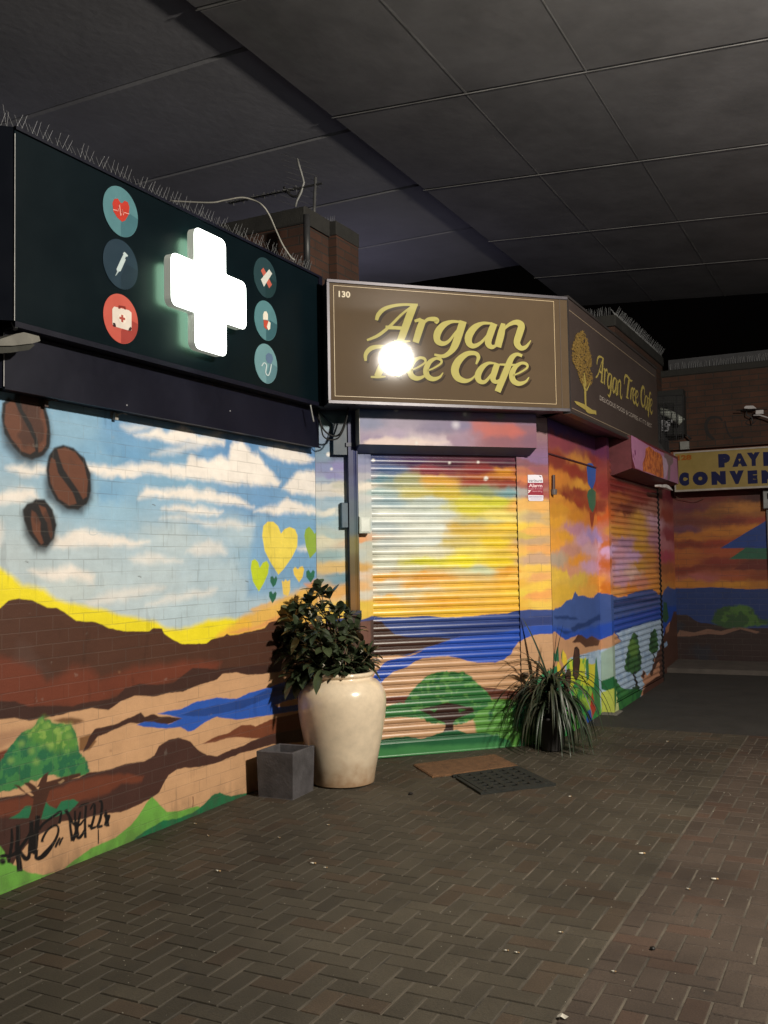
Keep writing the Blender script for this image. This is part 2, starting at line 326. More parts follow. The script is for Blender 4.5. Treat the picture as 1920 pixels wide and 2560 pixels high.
    Q([(-60,252),(60,255),(120,272),(300,276),(340,260),(480,240),(520,200),(580,180),(650,187),(720,180),(800,115),(900,122),(1000,110),(1300,90),(1300,500),(-60,700)],DK,blur=.006,warp=.012)
    Q([(-60,340),(60,322),(120,332),(190,322),(300,298),(380,282),(450,290),(500,256),(560,230),(640,235),(700,221),(760,215),(830,185),(900,165),(920,142),(980,134),(1030,145),(1080,141),(1160,130),(1190,105),(1300,80),(1300,900),(-60,1200)],SAND,blur=.004,warp=.01)
    Q([(-60,470),(0,455),(100,400),(160,350),(60,370),(-60,400)],(184,140,108),blur=.02,warp=.02)
    Q([(-60,480),(30,455),(60,470),(0,520),(-60,530)],RED,blur=.01)
    Q([(225,332),(262,320),(325,325),(348,335),(310,350),(255,345)],(120,86,58),blur=.01)
    Q([(330,460),(330,405),(375,390),(400,420),(372,455)],(130,92,58),blur=.008)
    Q([(345,462),(372,400),(392,368),(430,360),(480,350),(570,308),(585,300),(600,318),(640,305),(660,316),(765,325),(690,352),(600,347),(540,345),(480,370),(405,400),(365,452)],DK)
    Q([(568,352),(600,338),(640,340),(700,350),(755,325),(655,304),(750,288),(820,255),(900,238),(980,245),(1030,220),(1100,200),(1190,170),(1300,140),(1300,285),(1190,300),(1130,310),(1060,320),(980,330),(900,320),(850,340),(805,375),(780,380),(750,360),(690,367),(600,360)],(44,90,184))
    Q([(750,312),(830,285),(950,262),(1040,240),(1110,205),(1300,160),(1300,205),(1110,240),(1000,285),(880,312),(800,318)],(36,70,142),blur=.004)
    Q([(1140,268),(1200,250),(1300,225),(1300,250),(1200,275),(1150,278)],SAND)
    Q([(840,431),(900,397),(950,385),(1000,353),(1040,350),(1060,360),(1120,330),(1180,316),(1300,290),(1300,400),(1165,405),(1060,408),(1000,402),(950,405),(880,425)],(118,66,44))
    Q([(-60,672),(0,655),(100,640),(200,600),(330,572),(360,550),(440,540),(530,510),(600,500),(640,478),(660,440),(700,412),(740,405),(790,420),(820,455),(860,477),(900,482),(960,455),(1010,440),(1040,420),(1130,390),(1300,360),(1300,420),(1130,433),(1000,470),(900,510),(830,527),(770,530),(735,537),(700,560),(680,590),(660,630),(620,662),(560,690),(500,715),(450,717),(350,740),(260,755),(200,790),(150,812),(110,850),(70,900),(40,960),(-60,960)],(72,46,40))
    Q([(-60,690),(100,650),(200,622),(400,562),(530,550),(600,568),(590,590),(500,592),(450,640),(350,662),(200,700),(-60,745)],(112,60,42),blur=.014,warp=.03)
    Q([(40,738),(80,715),(105,688),(130,685),(132,735)],(44,116,80)); Q([(168,742),(190,672),(210,688),(235,700),(255,668),(300,658),(325,672),(285,715),(205,742)],(44,116,80))
    Q([(-60,850),(0,852),(18,875),(30,920),(75,940),(110,962),(180,975),(255,960),(300,920),(380,862),(480,820),(540,770),(580,722),(605,680),(632,650),(660,680),(692,712),(740,710),(820,690),(860,698),(720,820),(400,1000),(-60,1300)],(112,174,74),blur=.004,warp=.01)
    Q([(530,860),(570,812),(620,780),(680,745),(740,740),(800,718),(850,678),(880,645),(912,634),(960,650),(1000,640),(1070,626),(1300,560),(1300,640),(1060,680),(800,790),(600,880)],(34,112,72),warp=.014,fine=.008)
    p.stroke('3',[(800,650,4),(801,672,3),(799,694,3)],(110,70,50)); p.stroke('3',[(408,785,4),(409,815,3),(408,846,3)],(60,44,36))
    # painted tree
    Q([(-60,520),(0,505),(20,480),(50,430),(90,380),(130,360),(160,325),(180,315),(210,332),(240,345),(292,350),(322,400),(330,460),(362,500),(372,545),(338,565),(280,575),(200,562),(130,582),(60,622),(-60,640)],(42,108,74),blur=.006,warp=.03,fine=.02,c2=(66,132,76),f2=26,th=.02)
    Q([(100,385),(160,335),(185,318),(240,348),(290,352),(320,410),(320,455),(230,470),(150,430)],(98,150,62),blur=.03,warp=.04,op=.75,c2=(150,184,84),f2=30,th=.12)
    for q in [(190,360),(130,460),(45,500),(150,505),(245,385),(90,430),(210,440),(285,400)]: p.dot('3',q,13,(146,182,92),blur=.018,op=.6)
    Q([(55,600),(78,603),(115,640),(135,632),(100,592),(120,588),(152,610),(178,562),(200,545),(192,590),(240,575),(300,558),(335,553),(335,566),(270,590),(205,625),(188,680),(172,742),(118,742),(136,690),(138,660),(95,628)],(76,47,36))
    Q([(100,628),(112,622),(140,646),(130,648)],SAND,blur=.002); Q([(150,612),(162,608),(158,620)],SAND,blur=.002); Q([(238,590),(262,576),(270,582),(250,596)],(150,120,90),blur=.002)
    # sprayed coffee beans
    for z,c in [([(30,180),(120,150),(215,210),(240,350),(215,450),(150,485),(80,470),(20,400),(0,300)],.035),([(205,560),(235,430),(420,520),(425,640),(380,710),(290,700),(215,640)],.03),([(100,700),(160,650),(255,720),(260,830),(210,890),(160,880),(110,810)],.03)]:
        P(z,(40,40,44),blur=c,warp=.02,op=.8)
    for q in [[(62,190),(70,150),(120,138),(165,160),(207,200),(226,270),(235,350),(228,400),(200,440),(150,460),(105,445),(60,400),(22,340),(6,260),(10,200),(38,172)],
      [(250,405),(290,392),(340,405),(390,450),(415,520),(418,600),(400,662),(360,688),(310,685),(260,650),(225,580),(213,510),(225,440)],
      [(150,655),(165,640),(205,642),(242,690),(260,760),(250,820),(215,862),(180,858),(135,800),(110,740),(105,690),(125,662)]]: P(q,(30,28,30),blur=.008,warp=.008)
    for q in [[(25,205),(62,182),(84,232),(128,310),(158,370),(163,420),(140,436),(100,420),(52,362),(20,290)],[(92,165),(130,152),(178,178),(203,240),(219,320),(212,390),(194,420),(178,425),(174,370),(148,300),(104,228)],
      [(236,450),(254,462),(268,520),(298,562),(336,612),(354,660),(320,670),(270,640),(235,570),(226,510)],[(264,412),(300,403),(350,427),(388,480),(404,560),(399,628),(382,640),(354,590),(322,545),(292,500),(274,452)],
      [(146,692),(163,702),(187,750),(188,800),(202,842),(190,850),(152,790),(142,730)],[(178,668),(210,682),(234,740),(244,800),(236,828),(225,800),(217,750),(193,710)]]:
        P(q,(100,61,45),blur=.006,warp=.006,c2=(74,47,38),f2=6,th=.04)
    # hearts
    for q,c in [([(1283,990),(1250,940),(1220,880),(1208,810),(1213,765),(1233,745),(1260,745),(1282,765),(1295,800),(1310,780),(1335,769),(1360,780),(1372,810),(1370,860),(1345,910),(1310,960)],(236,214,92)),
      ([(1428,915),(1410,860),(1402,810),(1408,780),(1425,768),(1440,785),(1450,802),(1460,785),(1475,795),(1476,830),(1460,880)],(142,172,62)),([(1193,1068),(1165,1020),(1155,960),(1160,925),(1175,918),(1190,932),(1197,957),(1212,933),(1230,925),(1240,945),(1235,985),(1215,1030)],(190,208,44)),
      ([(1378,1025),(1355,990),(1350,965),(1360,953),(1373,965),(1382,953),(1395,950),(1402,965),(1395,1000)],(238,206,90)),([(1258,1047),(1245,1020),(1246,1000),(1256,996),(1264,1008),(1272,994),(1278,1010),(1270,1035)],(40,108,84)),
      ([(1255,1122),(1240,1090),(1240,1070),(1250,1065),(1258,1078),(1268,1066),(1275,1075),(1270,1100)],(36,100,78)),([(1432,1026),(1412,1000),(1411,975),(1422,967),(1432,982),(1442,967),(1451,975),(1448,1000)],(40,110,84)),
      ([(1298,1015),(1308,1022),(1316,1010),(1325,1020),(1337,1012),(1337,1060),(1328,1088),(1305,1080)],(240,206,100))]: P(q,c,blur=.003,warp=.003,fine=.001)
    # small chips and stains
    for a,b in [(125,930),(710,668),(1138,1020),(645,998)]: p.stroke('2',[(a-9,b-2,2),(a,b,3.5),(a+7,b+4,2)],(84,84,84))
    for a,b in [(460,460),(495,133),(190,330)]: p.dot('3',(a,b),4,(150,110,80),blur=.01,op=.6)
    p.stroke('2',[(415,775,3),(412,800,4),(430,806,4),(450,800,3)],(160,178,190),op=.6)
    # splash grime and scuffs near the paving, flaked spots higher up
    g=np.clip((.16-(p.Z-gz(p.S)))/.16,0,1)*np.clip(fbm(p.S,p.Z*.5,14,301,5)*3+.45,0,1)*.5; p.c=p.c*(1-g[:,None])+np.array([.055,.045,.034])*g[:,None]
    k=np.clip((fbm(p.S,p.Z,11,311,5)-.30)*30,0,1)*.15; p.c=p.c*(1-k[:,None])+np.array([.42,.38,.33])*k[:,None]
    k=np.clip((fbm(p.S*2.5,p.Z*.35,9,331,4)-.22)*14,0,1)*.16; p.c=p.c*(1-k[:,None])
    # black marker tag
    G=lambda *a,**k: p.stroke('G',[(x,y,w*1.22+3) for x,y,w in a],(20,17,18),n=5,**k)
    G((160,725,20),(165,880,34),(150,1020,34),(118,1200,26)); G((0,1110,30),(80,1100,40),(130,1110,30),(230,1050,38),(350,900,34),(430,760,24))
    G((248,675,44),(250,850,48),(235,1000,50),(262,1180,62),(275,1320,64)); G((240,960,30),(290,1060,34),(350,1140,56),(400,1110,40),(410,950,34),(438,620,42)); G((438,620,42),(440,850,44),(440,1070,56))
    G((525,545,50),(505,760,56),(485,1000,54),(450,1080,40)); G((540,740,30),(600,660,26),(720,570,26),(820,500,28),(845,510,24),(820,660,26)); G((585,915,34),(590,870,26),(650,760,24),(740,690,24),(800,700,24),(800,800,26),(740,930,34),(640,1060,56),(560,1130,50),(500,1130,40),(510,1020,30))
    G((765,990,20),(790,930,26),(830,850,18)); G((818,960,16),(840,900,24),(872,845,14))
    G((905,465,40),(960,560,32),(1000,640,30),(1060,700,34)); G((960,560,26),(975,720,28),(1000,900,36)); G((1000,900,40),(1050,780,36),(1100,560,26),(1110,490,18)); G((1035,480,18),(1040,600,26),(1060,760,44),(1080,850,46),(1130,820,30),(1180,720,16))
    G((1080,690,22),(1120,660,24),(1160,600,12)); G((1090,430,14),(1140,400,22),(1230,375,14)); G((1190,410,24),(1175,620,28),(1180,860,30)); G((1215,690,30),(1255,690,30)); 
    G((1245,470,12),(1290,390,20),(1310,420,26),(1300,560,28),(1255,730,30)); G((1250,735,28),(1310,710,26),(1330,700,18)); G((1370,360,12),(1395,345,22),(1410,420,28),(1390,580,30),(1345,710,28)); G((1340,715,30),(1400,695,30),(1420,690,22))
    G((1460,470,14),(1470,560,36),(1490,700,40)); G((1435,540,14),(1480,560,50),(1525,540,16)); G((1445,690,18),(1480,620,40),(1520,560,10)); G((1358,740,9),(1360,850,12),(1360,930,8)); p.dot('G',(35,1180),46,(22,20,20),blur=.008)
    return p.c
FRS=F5([(240,170,44,58,110),(480,180,70,44,84),(700,185,84,42,62),(1000,190,84,38,56),(1120,190,70,34,52),(300,240,80,105,150),(600,240,140,60,72),(900,240,140,55,55),(1100,250,206,140,46),
 (260,300,110,150,165),(450,300,165,165,120),(620,310,218,165,64),(900,300,158,64,55),(1100,310,140,60,48),(260,380,165,190,190),(500,380,200,195,130),(700,380,204,180,72),(900,370,148,158,110),(1100,380,118,158,165),
 (300,440,155,180,190),(600,440,190,202,196),(800,440,208,200,80),(1000,440,208,206,66),(300,520,228,232,222),(600,520,214,222,216),(850,480,214,204,66),(1050,530,238,220,120),(300,600,190,202,204),(600,600,220,224,214),
 (800,600,214,180,84),(1100,590,242,204,66),(300,700,198,206,202),(600,690,216,222,214),(760,700,212,192,110),(1000,690,236,206,54),(300,780,224,226,210),(600,760,228,222,190),(850,760,242,224,110),(1100,760,226,196,72),
 (300,830,204,208,190),(550,820,212,212,60),(800,810,244,230,44),(1050,820,240,212,46),(300,870,216,208,186),(500,860,216,212,164),(900,870,204,212,176),(1100,880,232,168,56),(300,905,240,180,78),(600,900,236,170,68),(850,895,226,190,120),
 (300,960,220,212,190),(500,960,246,188,88),(800,970,250,200,76),(1100,960,244,188,64),(300,1000,210,208,190),(500,1000,228,212,172),(800,1000,246,200,98),(300,1060,246,184,66),(700,1060,240,178,54),(1100,1060,246,194,66),(300,1130,252,206,66),(700,1130,246,198,56),(1100,1110,246,190,66),
 (170,180,118,125,165),(170,230,140,140,172),(170,280,178,176,186),(170,340,236,226,212),(190,420,206,208,206),(170,520,200,206,200),(150,680,240,168,108),(200,700,202,208,194),(150,780,202,210,202),(200,780,210,210,190),(170,850,228,178,96),(170,900,240,218,198),(170,970,240,190,128),(170,1015,226,218,200),(170,1080,248,210,76),(150,1140,246,206,80),
 (1160,190,120,64,80),(1160,250,170,90,60),(1165,300,210,118,56),(1165,380,168,160,158),(1165,450,232,178,90),(1170,650,212,184,82),(1170,750,246,190,90),(1175,900,252,206,98),(1180,1000,250,216,76),
 (1260,165,120,84,128),(1260,230,142,72,84),(1260,330,148,62,58),(1260,400,160,70,60),(1260,470,236,176,90),(1240,540,192,166,126),(1310,540,210,170,100),(1260,620,244,180,90),(1240,680,202,166,126),(1260,740,246,176,100),(1260,800,208,170,140),(1260,860,252,206,90),(1260,910,246,180,110),(1260,970,252,208,80),(1260,1020,248,172,92),(1260,1080,250,208,90)])+\
 F5([(620,420,140,165,175),(600,950,110,140,165),(640,1000,118,142,168),(780,1000,72,84,120),(640,1150,122,134,180),(820,1150,128,122,178),(750,1290,132,132,184),(640,1330,150,168,190),(700,1400,214,210,204),(850,1400,196,194,180),(800,1500,216,208,194),(650,1530,210,208,206),(700,1620,150,180,202),(650,1700,160,186,204),(700,1760,228,224,212),(850,1760,170,186,190),(700,1880,146,182,204),(850,1900,160,186,196),(700,2100,176,196,196),(650,2160,222,216,190)],'P')+\
 F5([(380,1300,206,170,110),(400,1120,176,200,210)],'8')+F5([(20,860,226,190,120),(30,1000,240,180,100),(20,780,150,180,185),(40,920,120,160,180)])
FRS_PIPE=F5([(950,1000,34,46,112),(950,1200,34,42,110),(950,1350,60,70,130),(960,1500,74,88,130),(960,1700,88,108,130),(960,2000,96,120,132)],'P')+F5([(90,700,150,140,80),(90,850,120,100,50),(90,950,150,110,50),(90,1050,170,120,50),(90,1200,70,50,44),(90,1600,150,110,80)])
FRS_BOX=F5([(400,925,66,84,136),(500,940,80,96,142),(430,1010,120,126,165),(620,1020,150,136,162),(450,1110,150,130,165),(600,1080,170,150,180),(500,1135,228,206,206),(700,1140,232,216,214),(850,1138,212,190,200),(850,940,104,98,142),(850,1040,118,104,142),(1000,1030,118,104,148),(1000,1130,150,118,146),
 (1130,990,110,92,138),(1150,1020,170,84,84),(1180,1060,186,80,72),(1290,1060,180,76,68),(1250,950,110,92,135),(1400,960,108,88,142),(1420,1020,120,84,116),(1400,1060,134,76,96),(1250,1130,134,64,84),(1430,1130,122,70,100)],'4')
def front_lower(p):
    Q=lambda pts,c,**k: p.poly('5',pts,c,**k)
    Q([(-60,1170),(100,1172),(150,1182),(190,1172),(225,1155),(300,1165),(420,1165),(550,1157),(700,1165),(830,1160),(950,1146),(1080,1142),(1125,1126),(1200,1115),(1345,1117),(1420,1108),(1420,1300),(700,1420),(-60,1430)],(52,74,142),blur=.004,warp=.012)
    Q([(600,1235),(760,1230),(900,1200),(1100,1180),(1420,1150),(1420,1200),(1150,1230),(900,1250),(740,1290)],(36,54,116),blur=.02,warp=.03,op=.8)
    Q([(130,1205),(225,1180),(290,1192),(322,1225),(370,1272),(450,1290),(600,1290),(725,1300),(700,1325),(620,1342),(540,1362),(480,1390),(420,1405),(130,1440)],(72,45,36))
    Q([(-90,1205),(215,1188),(215,1425),(-90,1425)],(122,80,66),blur=.010,op=.92)
    Q([(-80,1405),(130,1412),(300,1408),(400,1404),(450,1408),(640,1335),(780,1290),(960,1340),(1130,1330),(1155,1318),(1180,1298),(1250,1275),(1345,1268),(1372,1255),(1420,1250),(1420,2600),(-80,2600)],SAND)
    Q([(700,1312),(780,1290),(900,1282),(1100,1250),(1150,1240),(1200,1218),(1345,1213),(1420,1225),(1420,1258),(1350,1268),(1250,1275),(1185,1298),(1150,1322),(1125,1355),(1100,1400),(1060,1430),(1000,1450),(900,1450),(830,1440),(780,1425),(700,1410),(600,1415),(540,1425),(490,1450),(440,1480),(360,1510),(310,1550),(270,1592),(200,1600),(225,1545),(280,1480),(320,1440),(400,1420),(500,1402),(560,1362),(640,1335)],(38,82,188))
    Q([(240,1678),(420,1658),(520,1648),(520,1700),(240,1712)],(112,58,42)); Q([(880,1606),(1000,1610),(1100,1626),(1345,1640),(1420,1650),(1420,1705),(1000,1690),(940,1655)],(98,54,40))
    Q([(200,1735),(310,1728),(400,1700),(520,1715),(560,1800),(400,1795),(200,1800)],(56,124,64),warp=.02)
    Q([(860,1800),(900,1730),(950,1690),(1050,1680),(1420,1700),(1420,2100),(900,2100),(880,1860)],(96,158,70),blur=.012,warp=.04,c2=(44,108,62),f2=9,th=.02)
    Q([(200,1945),(300,1930),(450,1915),(540,1932),(640,1900),(760,1870),(820,1893),(950,1897),(1100,1940),(1100,2200),(200,2200)],(40,104,66),warp=.02)
    Q([(200,2000),(500,1975),(900,1958),(1100,1950),(1100,2030),(200,2080)],(72,142,84),blur=.02,warp=.03)
    Q([(436,1695),(468,1640),(518,1582),(560,1540),(610,1515),(700,1505),(800,1510),(852,1540),(902,1600),(962,1650),(988,1705),(905,1752),(862,1812),(740,1842),(600,1832),(520,1800),(448,1745)],(48,116,58),blur=.006,warp=.03,fine=.02,c2=(92,152,74),f2=24,th=.08)
    Q([(520,1740),(640,1722),(700,1702),(860,1732),(872,1762),(762,1800),(738,1830),(742,1880),(765,1912),(655,1912),(690,1870),(690,1830),(620,1802)],(62,38,32),blur=.005,warp=.018)
    Q([(590,1745),(640,1738),(620,1762)],(60,124,60)); Q([(770,1740),(820,1745),(780,1765)],(70,134,64)); Q([(630,1900),(760,1870),(800,1900),(700,1920)],(36,96,58),warp=.02)
def paint_front(S,Z):
    p=Painter(FR,S,Z,.84,21); p.field(FRS,warp=.10,zf=3.6,pw=4.2); 
    # broken horizontal cloud bars
    for a,b,w,c in [(620,395,230,(214,190,66)),(880,420,200,(206,200,70)),(500,740,240,(222,224,214)),(900,640,220,(232,198,70)),(700,820,300,(234,222,50)),(360,540,220,(232,234,226)),(900,560,160,(150,180,170)),(800,880,220,(204,212,176)),(460,905,300,(236,172,66)),(520,1000,240,(214,212,190)),(980,280,160,(206,140,48)),(420,330,200,(150,160,130)),(700,1020,300,(248,206,90))]:
        p.poly('5',[(a-w,b),(a-w*.5,b-14),(a,b-18),(a+w*.6,b-10),(a+w,b+2),(a+w*.4,b+14),(a-w*.4,b+12)],c,blur=.03,warp=.05,fine=.01,op=.55)
    front_lower(p)
    p.poly('7',[(-160,1640),(-90,1520),(-30,1450),(40,1390),(110,1350),(240,1330),(240,1760),(-160,1760)],(54,134,90),blur=.006,warp=.02)
    p.poly('5',[(1200,1600),(1250,1585),(1290,1610),(1280,1680),(1210,1680)],(112,58,46),blur=.01)
    for q,r in [((472,1245),9),((1112,1257),7),((937,1262),7),((1160,1357),13)]: p.dot('4',q,r,(240,236,228),blur=.01)
    for q,r in [((670,972),30),((712,1175),18)]: p.dot('P',q,r,(236,232,228),blur=.008)
    return p.c
def paint_pipe(S,Z):
    p=Painter(FR,S,Z,.5,25); p.field(FRS_PIPE,warp=.02,zf=1.5); return p.c
def paint_box(S,Z):
    p=Painter(FR,S,Z,.66,27); p.field(FRS_BOX,warp=.12,zf=2.2,d=.17)
    p.poly('4',[(1060,1000),(1120,985),(1200,1020),(1330,1055),(1400,1080),(1320,1110),(1180,1095),(1090,1060)],(196,84,70),blur=.03,warp=.06,op=.7,d=.17)
    p.poly('4',[(420,1128),(560,1105),(700,1115),(930,1140),(700,1160),(420,1155)],(240,214,206),blur=.02,warp=.03,op=.8,d=.17)
    for q,r,c in [((612,935),13,(238,236,230)),((1030,963),10,(240,238,230)),((975,1030),20,(214,206,222)),((735,1140),8,(240,236,230)),((1245,970),26,(120,112,96)),((1040,962),26,(150,140,150))][::-1]: p.dot('4',q,r,c,blur=.012 if r<14 else .03,d=.17)
    return p.c
SDS=F5([(130,1080,70,50,100),(300,1150,72,48,92),(200,1230,126,60,70),(400,1250,88,42,80),(480,1280,88,36,70),(150,1350,122,52,42),(320,1350,184,122,56),(430,1350,122,48,46),(150,1470,194,120,50),(280,1430,134,52,40),(320,1530,204,142,56),(430,1500,134,52,46),(200,1600,124,52,36),(300,1650,142,58,40),(180,1700,200,140,50)],'6')+\
 F5([(160,120,206,138,56),(300,90,132,56,40),(250,180,202,130,50),(430,200,132,56,40),(150,300,220,158,56),(300,260,200,130,46),(400,290,198,120,56),(200,400,222,158,56),(280,350,184,130,150),(340,420,194,150,180),(400,400,164,140,192),(150,450,230,160,66),(250,500,196,140,124),(400,500,204,162,172),(150,560,182,162,142),(300,570,226,150,56),(250,640,212,150,120),(400,620,204,160,192),(180,680,230,190,76),(300,720,216,180,76),(420,720,230,160,66),(200,800,224,180,66),(400,780,236,170,76),
 (500,50,130,46,44),(500,250,194,92,40),(500,450,194,110,60),(500,600,194,104,50),(500,780,206,120,40),(545,500,206,166,206),  # last sample paints the highlight along the column edge
 (600,50,120,40,40),(800,50,110,40,46),(600,130,162,88,46),(750,130,134,56,50),(650,210,112,50,40),(850,210,162,110,100),(600,280,194,120,66),(750,280,204,150,66),(840,290,204,160,182),(600,370,204,142,56),(750,380,214,160,66),(860,420,184,130,152),(650,450,174,132,162),(750,480,204,150,56),(600,520,204,150,172),(700,540,204,162,202),(820,560,204,140,66),(600,620,204,162,192),(750,620,204,150,66),(700,660,222,182,172),(830,680,224,150,76),(620,720,204,150,172),(750,740,214,140,120),(700,790,224,140,56),(860,780,224,150,66),(580,800,232,160,86),
 (930,100,112,46,56),(930,250,146,68,56),(950,400,142,60,76),(920,450,184,120,132),(930,550,174,76,100),(930,640,164,100,66),(950,700,194,120,66),(930,760,204,140,70)],'7')
def paint_side(S,Z,fr=SD,off=0,zf=6.0):
    p=Painter(fr,S,Z,1.08,41); p.off=off; p.field(SDS,warp=.16,zf=zf,pw=4.0); Q=lambda pts,c,**k: p.poly('7',pts,c,**k)
    Q([(60,940),(125,925),(180,905),(220,860),(260,850),(280,798),(302,830),(350,825),(370,845),(410,840),(440,805),(550,822),(590,840),(650,830),(720,800),(840,780),(880,820),(905,820),(915,790),(940,760),(980,780),(1060,775),(1060,1300),(60,1300)],(66,90,152),warp=.02,fine=.01)
    Q([(60,1040),(200,1050),(250,1085),(440,1040),(560,1000),(900,900),(1060,900),(1060,1300),(60,1300)],(42,80,176),blur=.03,warp=.06)
    for q in [[(130,968),(200,975),(280,978),(302,995),(200,1000),(130,985)],[(250,1060),(300,1020),(350,1018),(400,990),(460,955),(460,1000),(420,1010),(380,1045),(330,1052),(262,1090)],[(150,1060),(260,1090),(210,1105)],[(560,880),(700,850),(880,840),(880,860),(700,880),(560,910)]]: Q(q,(32,54,106),blur=.012,warp=.03,op=.85)
    Q([(60,1110),(100,1103),(135,1082),(162,1110),(210,1145),(300,1110),(350,1140),(460,1145),(550,1110),(565,1080),(582,1110),(612,1150),(560,1260),(60,1500)],(196,148,112))
    Q([(258,1165),(300,1107),(330,1110),(360,1136),(400,1113),(457,1150),(446,1185),(352,1195),(312,1160)],(82,54,42))
    Q([(200,1310),(250,1268),(380,1235),(470,1212),(560,1195),(618,1150),(582,1095),(700,1050),(800,1020),(905,995),(925,1300),(905,1500),(620,1700),(300,1700),(220,1450)],(172,194,220),blur=.006,warp=.02,c2=(150,176,208),f2=10,th=.15)
    Q([(752,1515),(782,1468),(758,1400),(775,1358),(802,1398),(842,1358),(850,1290),(880,1228),(900,1188),(925,1200),(925,1520),(752,1560)],(190,138,110)); Q([(818,1392),(842,1328),(880,1218),(925,1200),(905,1272),(862,1332),(832,1402)],(80,54,46)); Q([(766,1505),(800,1458),(862,1408),(925,1390),(925,1460),(766,1540)],(84,54,46)); Q([(760,1400),(775,1360),(790,1385),(775,1420)],(80,54,46))
    for T in [[(636,1360),(650,1280),(665,1200),(690,1112),(708,1092),(732,1112),(746,1200),(762,1280),(756,1350),(720,1388),(690,1388)],[(812,1212),(825,1100),(850,1058),(867,1080),(876,1150),(882,1200),(860,1242),(830,1242)]]: Q(T,(60,104,60),warp=.02,fine=.025,c2=(40,72,48),f2=16,th=.05)
    Q([(660,1180),(700,1130),(740,1200),(730,1260),(690,1270)],(110,150,70),blur=.03,warp=.03,op=.6)
    p.stroke('7',[(710,1370,14),(708,1400,12),(722,1440,16),(732,1490,20)],(44,42,40)); p.stroke('7',[(845,1230,8),(850,1270,8),(845,1300,10)],(44,42,40)); Q([(680,1540),(700,1480),(740,1470),(760,1510),(720,1570)],(46,70,52),warp=.03)
    Q([(540,1410),(580,1420),(600,1470),(650,1500),(700,1492),(765,1500),(740,1560),(610,1680),(540,1680)],(60,124,66),warp=.02,c2=(44,100,60),f2=9)
    Q([(463,1235),(566,1180),(570,1420),(466,1450)],(150,172,160),blur=.01)
    # garden at the foot of the wall
    Q([(40,1420),(60,1375),(110,1345),(150,1330),(230,1400),(360,1440),(440,1440),(475,1700),(300,1900),(40,1900)],(54,142,78),warp=.03,c2=(96,168,70),f2=8,th=.06)
    Q([(-40,1460),(20,1400),(110,1345),(150,1335),(200,1480),(180,1600),(-40,1600)],(44,118,84),blur=.01)
    Q([(215,1300),(240,1280),(360,1275),(352,1400),(430,1308),(415,1480),(362,1470),(330,1502),(282,1440),(250,1505),(225,1450)],(206,212,64),warp=.03,fine=.02,c2=(120,176,72),f2=12,th=.06)
    Q([(255,1500),(330,1470),(420,1500),(400,1640),(300,1600)],(150,190,70),blur=.02,warp=.05,c2=(60,140,72),f2=10)
    for q,c in [([(155,1400),(150,1330),(160,1290),(175,1330),(190,1400),(172,1412)],(234,196,66)),([(180,1290),(192,1215),(215,1250),(225,1295),(205,1335)],(234,200,66)),([(362,1370),(370,1310),(395,1320),(428,1308),(412,1480),(375,1475)],(216,206,56)),
      ([(108,1250),(120,1232),(140,1240),(150,1200),(160,1190),(165,1300),(130,1295)],(40,110,80)),([(180,1250),(190,1210),(186,1320)],(40,110,76)),([(425,1290),(432,1265),(446,1400),(462,1600),(450,1700),(425,1650),(418,1480)],(40,118,76)),([(355,1290),(375,1275),(380,1420),(362,1440)],(60,130,80)),
      ([(402,1512),(428,1640),(400,1705),(382,1650)],(184,56,46)),([(355,1760),(368,1650),(390,1640),(404,1730),(370,1770)],(44,88,176)),([(465,1440),(560,1400),(566,1470),(540,1520),(470,1500)],(34,96,56)),([(465,1520),(560,1490),(566,1680),(470,1680)],(178,186,84)),([(580,1500),(566,1660),(596,1670)],(210,220,150))]: Q(q,c,warp=.01,fine=.006)
    for q in [[(262,1400),(264,1270),(275,1200),(292,1187),(310,1210),(316,1300),(305,1400),(286,1438)],[(197,1480),(205,1400),(218,1362),(236,1346),(252,1380),(249,1440),(236,1520),(212,1560)]]:
        Q(q,(36,26,26),blur=.004); Q([(a*.8+.2*sum(x for x,_ in q)/len(q),b*.9+.1*sum(y for _,y in q)/len(q)) for a,b in q],(92,62,50),blur=.006,c2=(70,46,40),f2=9)
    p.poly('6',[(362,1400),(368,1372),(402,1368),(428,1412),(426,1490),(400,1562),(372,1510)],(36,84,160)); p.poly('6',[(366,1600),(372,1565),(400,1542),(428,1572),(426,1662),(405,1722),(380,1680)],(48,100,78)); Q([(382,232),(422,228),(408,320),(399,342),(392,320)],(134,58,42))
    # beyond the shutter
    Q([(905,990),(912,870),(935,878),(950,990),(930,1022),(912,1010)],(52,90,60),warp=.02,fine=.01); Q([(890,1200),(930,1050),(965,1010),(985,940),(1060,940),(1060,1500),(890,1500)],(84,56,48)); Q([(925,1060),(960,1010),(950,1080),(930,1100)],(170,120,96)); Q([(915,1170),(935,1150),(942,1180),(920,1200)],(150,180,220))
    return p.c
FAS=F5([(1050,100,90,30,30),(1300,120,102,38,34),(1600,120,66,28,28),(1100,200,96,42,54),(1300,230,126,76,38),(1500,200,178,116,54),(1640,230,150,92,48),(1100,300,100,48,42),(1400,290,116,46,34),(1600,285,146,62,42),(1050,350,98,56,74),(1100,400,166,100,38),(1300,370,178,110,42),(1500,350,188,116,42),(1100,460,116,46,28),(1300,450,146,54,34),(1100,520,156,90,42),(1300,510,158,74,42),(1050,590,156,86,38),(1300,590,124,46,36),(1600,600,94,42,32),(1100,640,116,46,34),(1200,700,158,86,84),(1400,690,156,78,42),(1600,690,126,58,34),(1100,740,178,114,42),(1400,745,188,126,42),(1600,750,166,106,42)],'7')
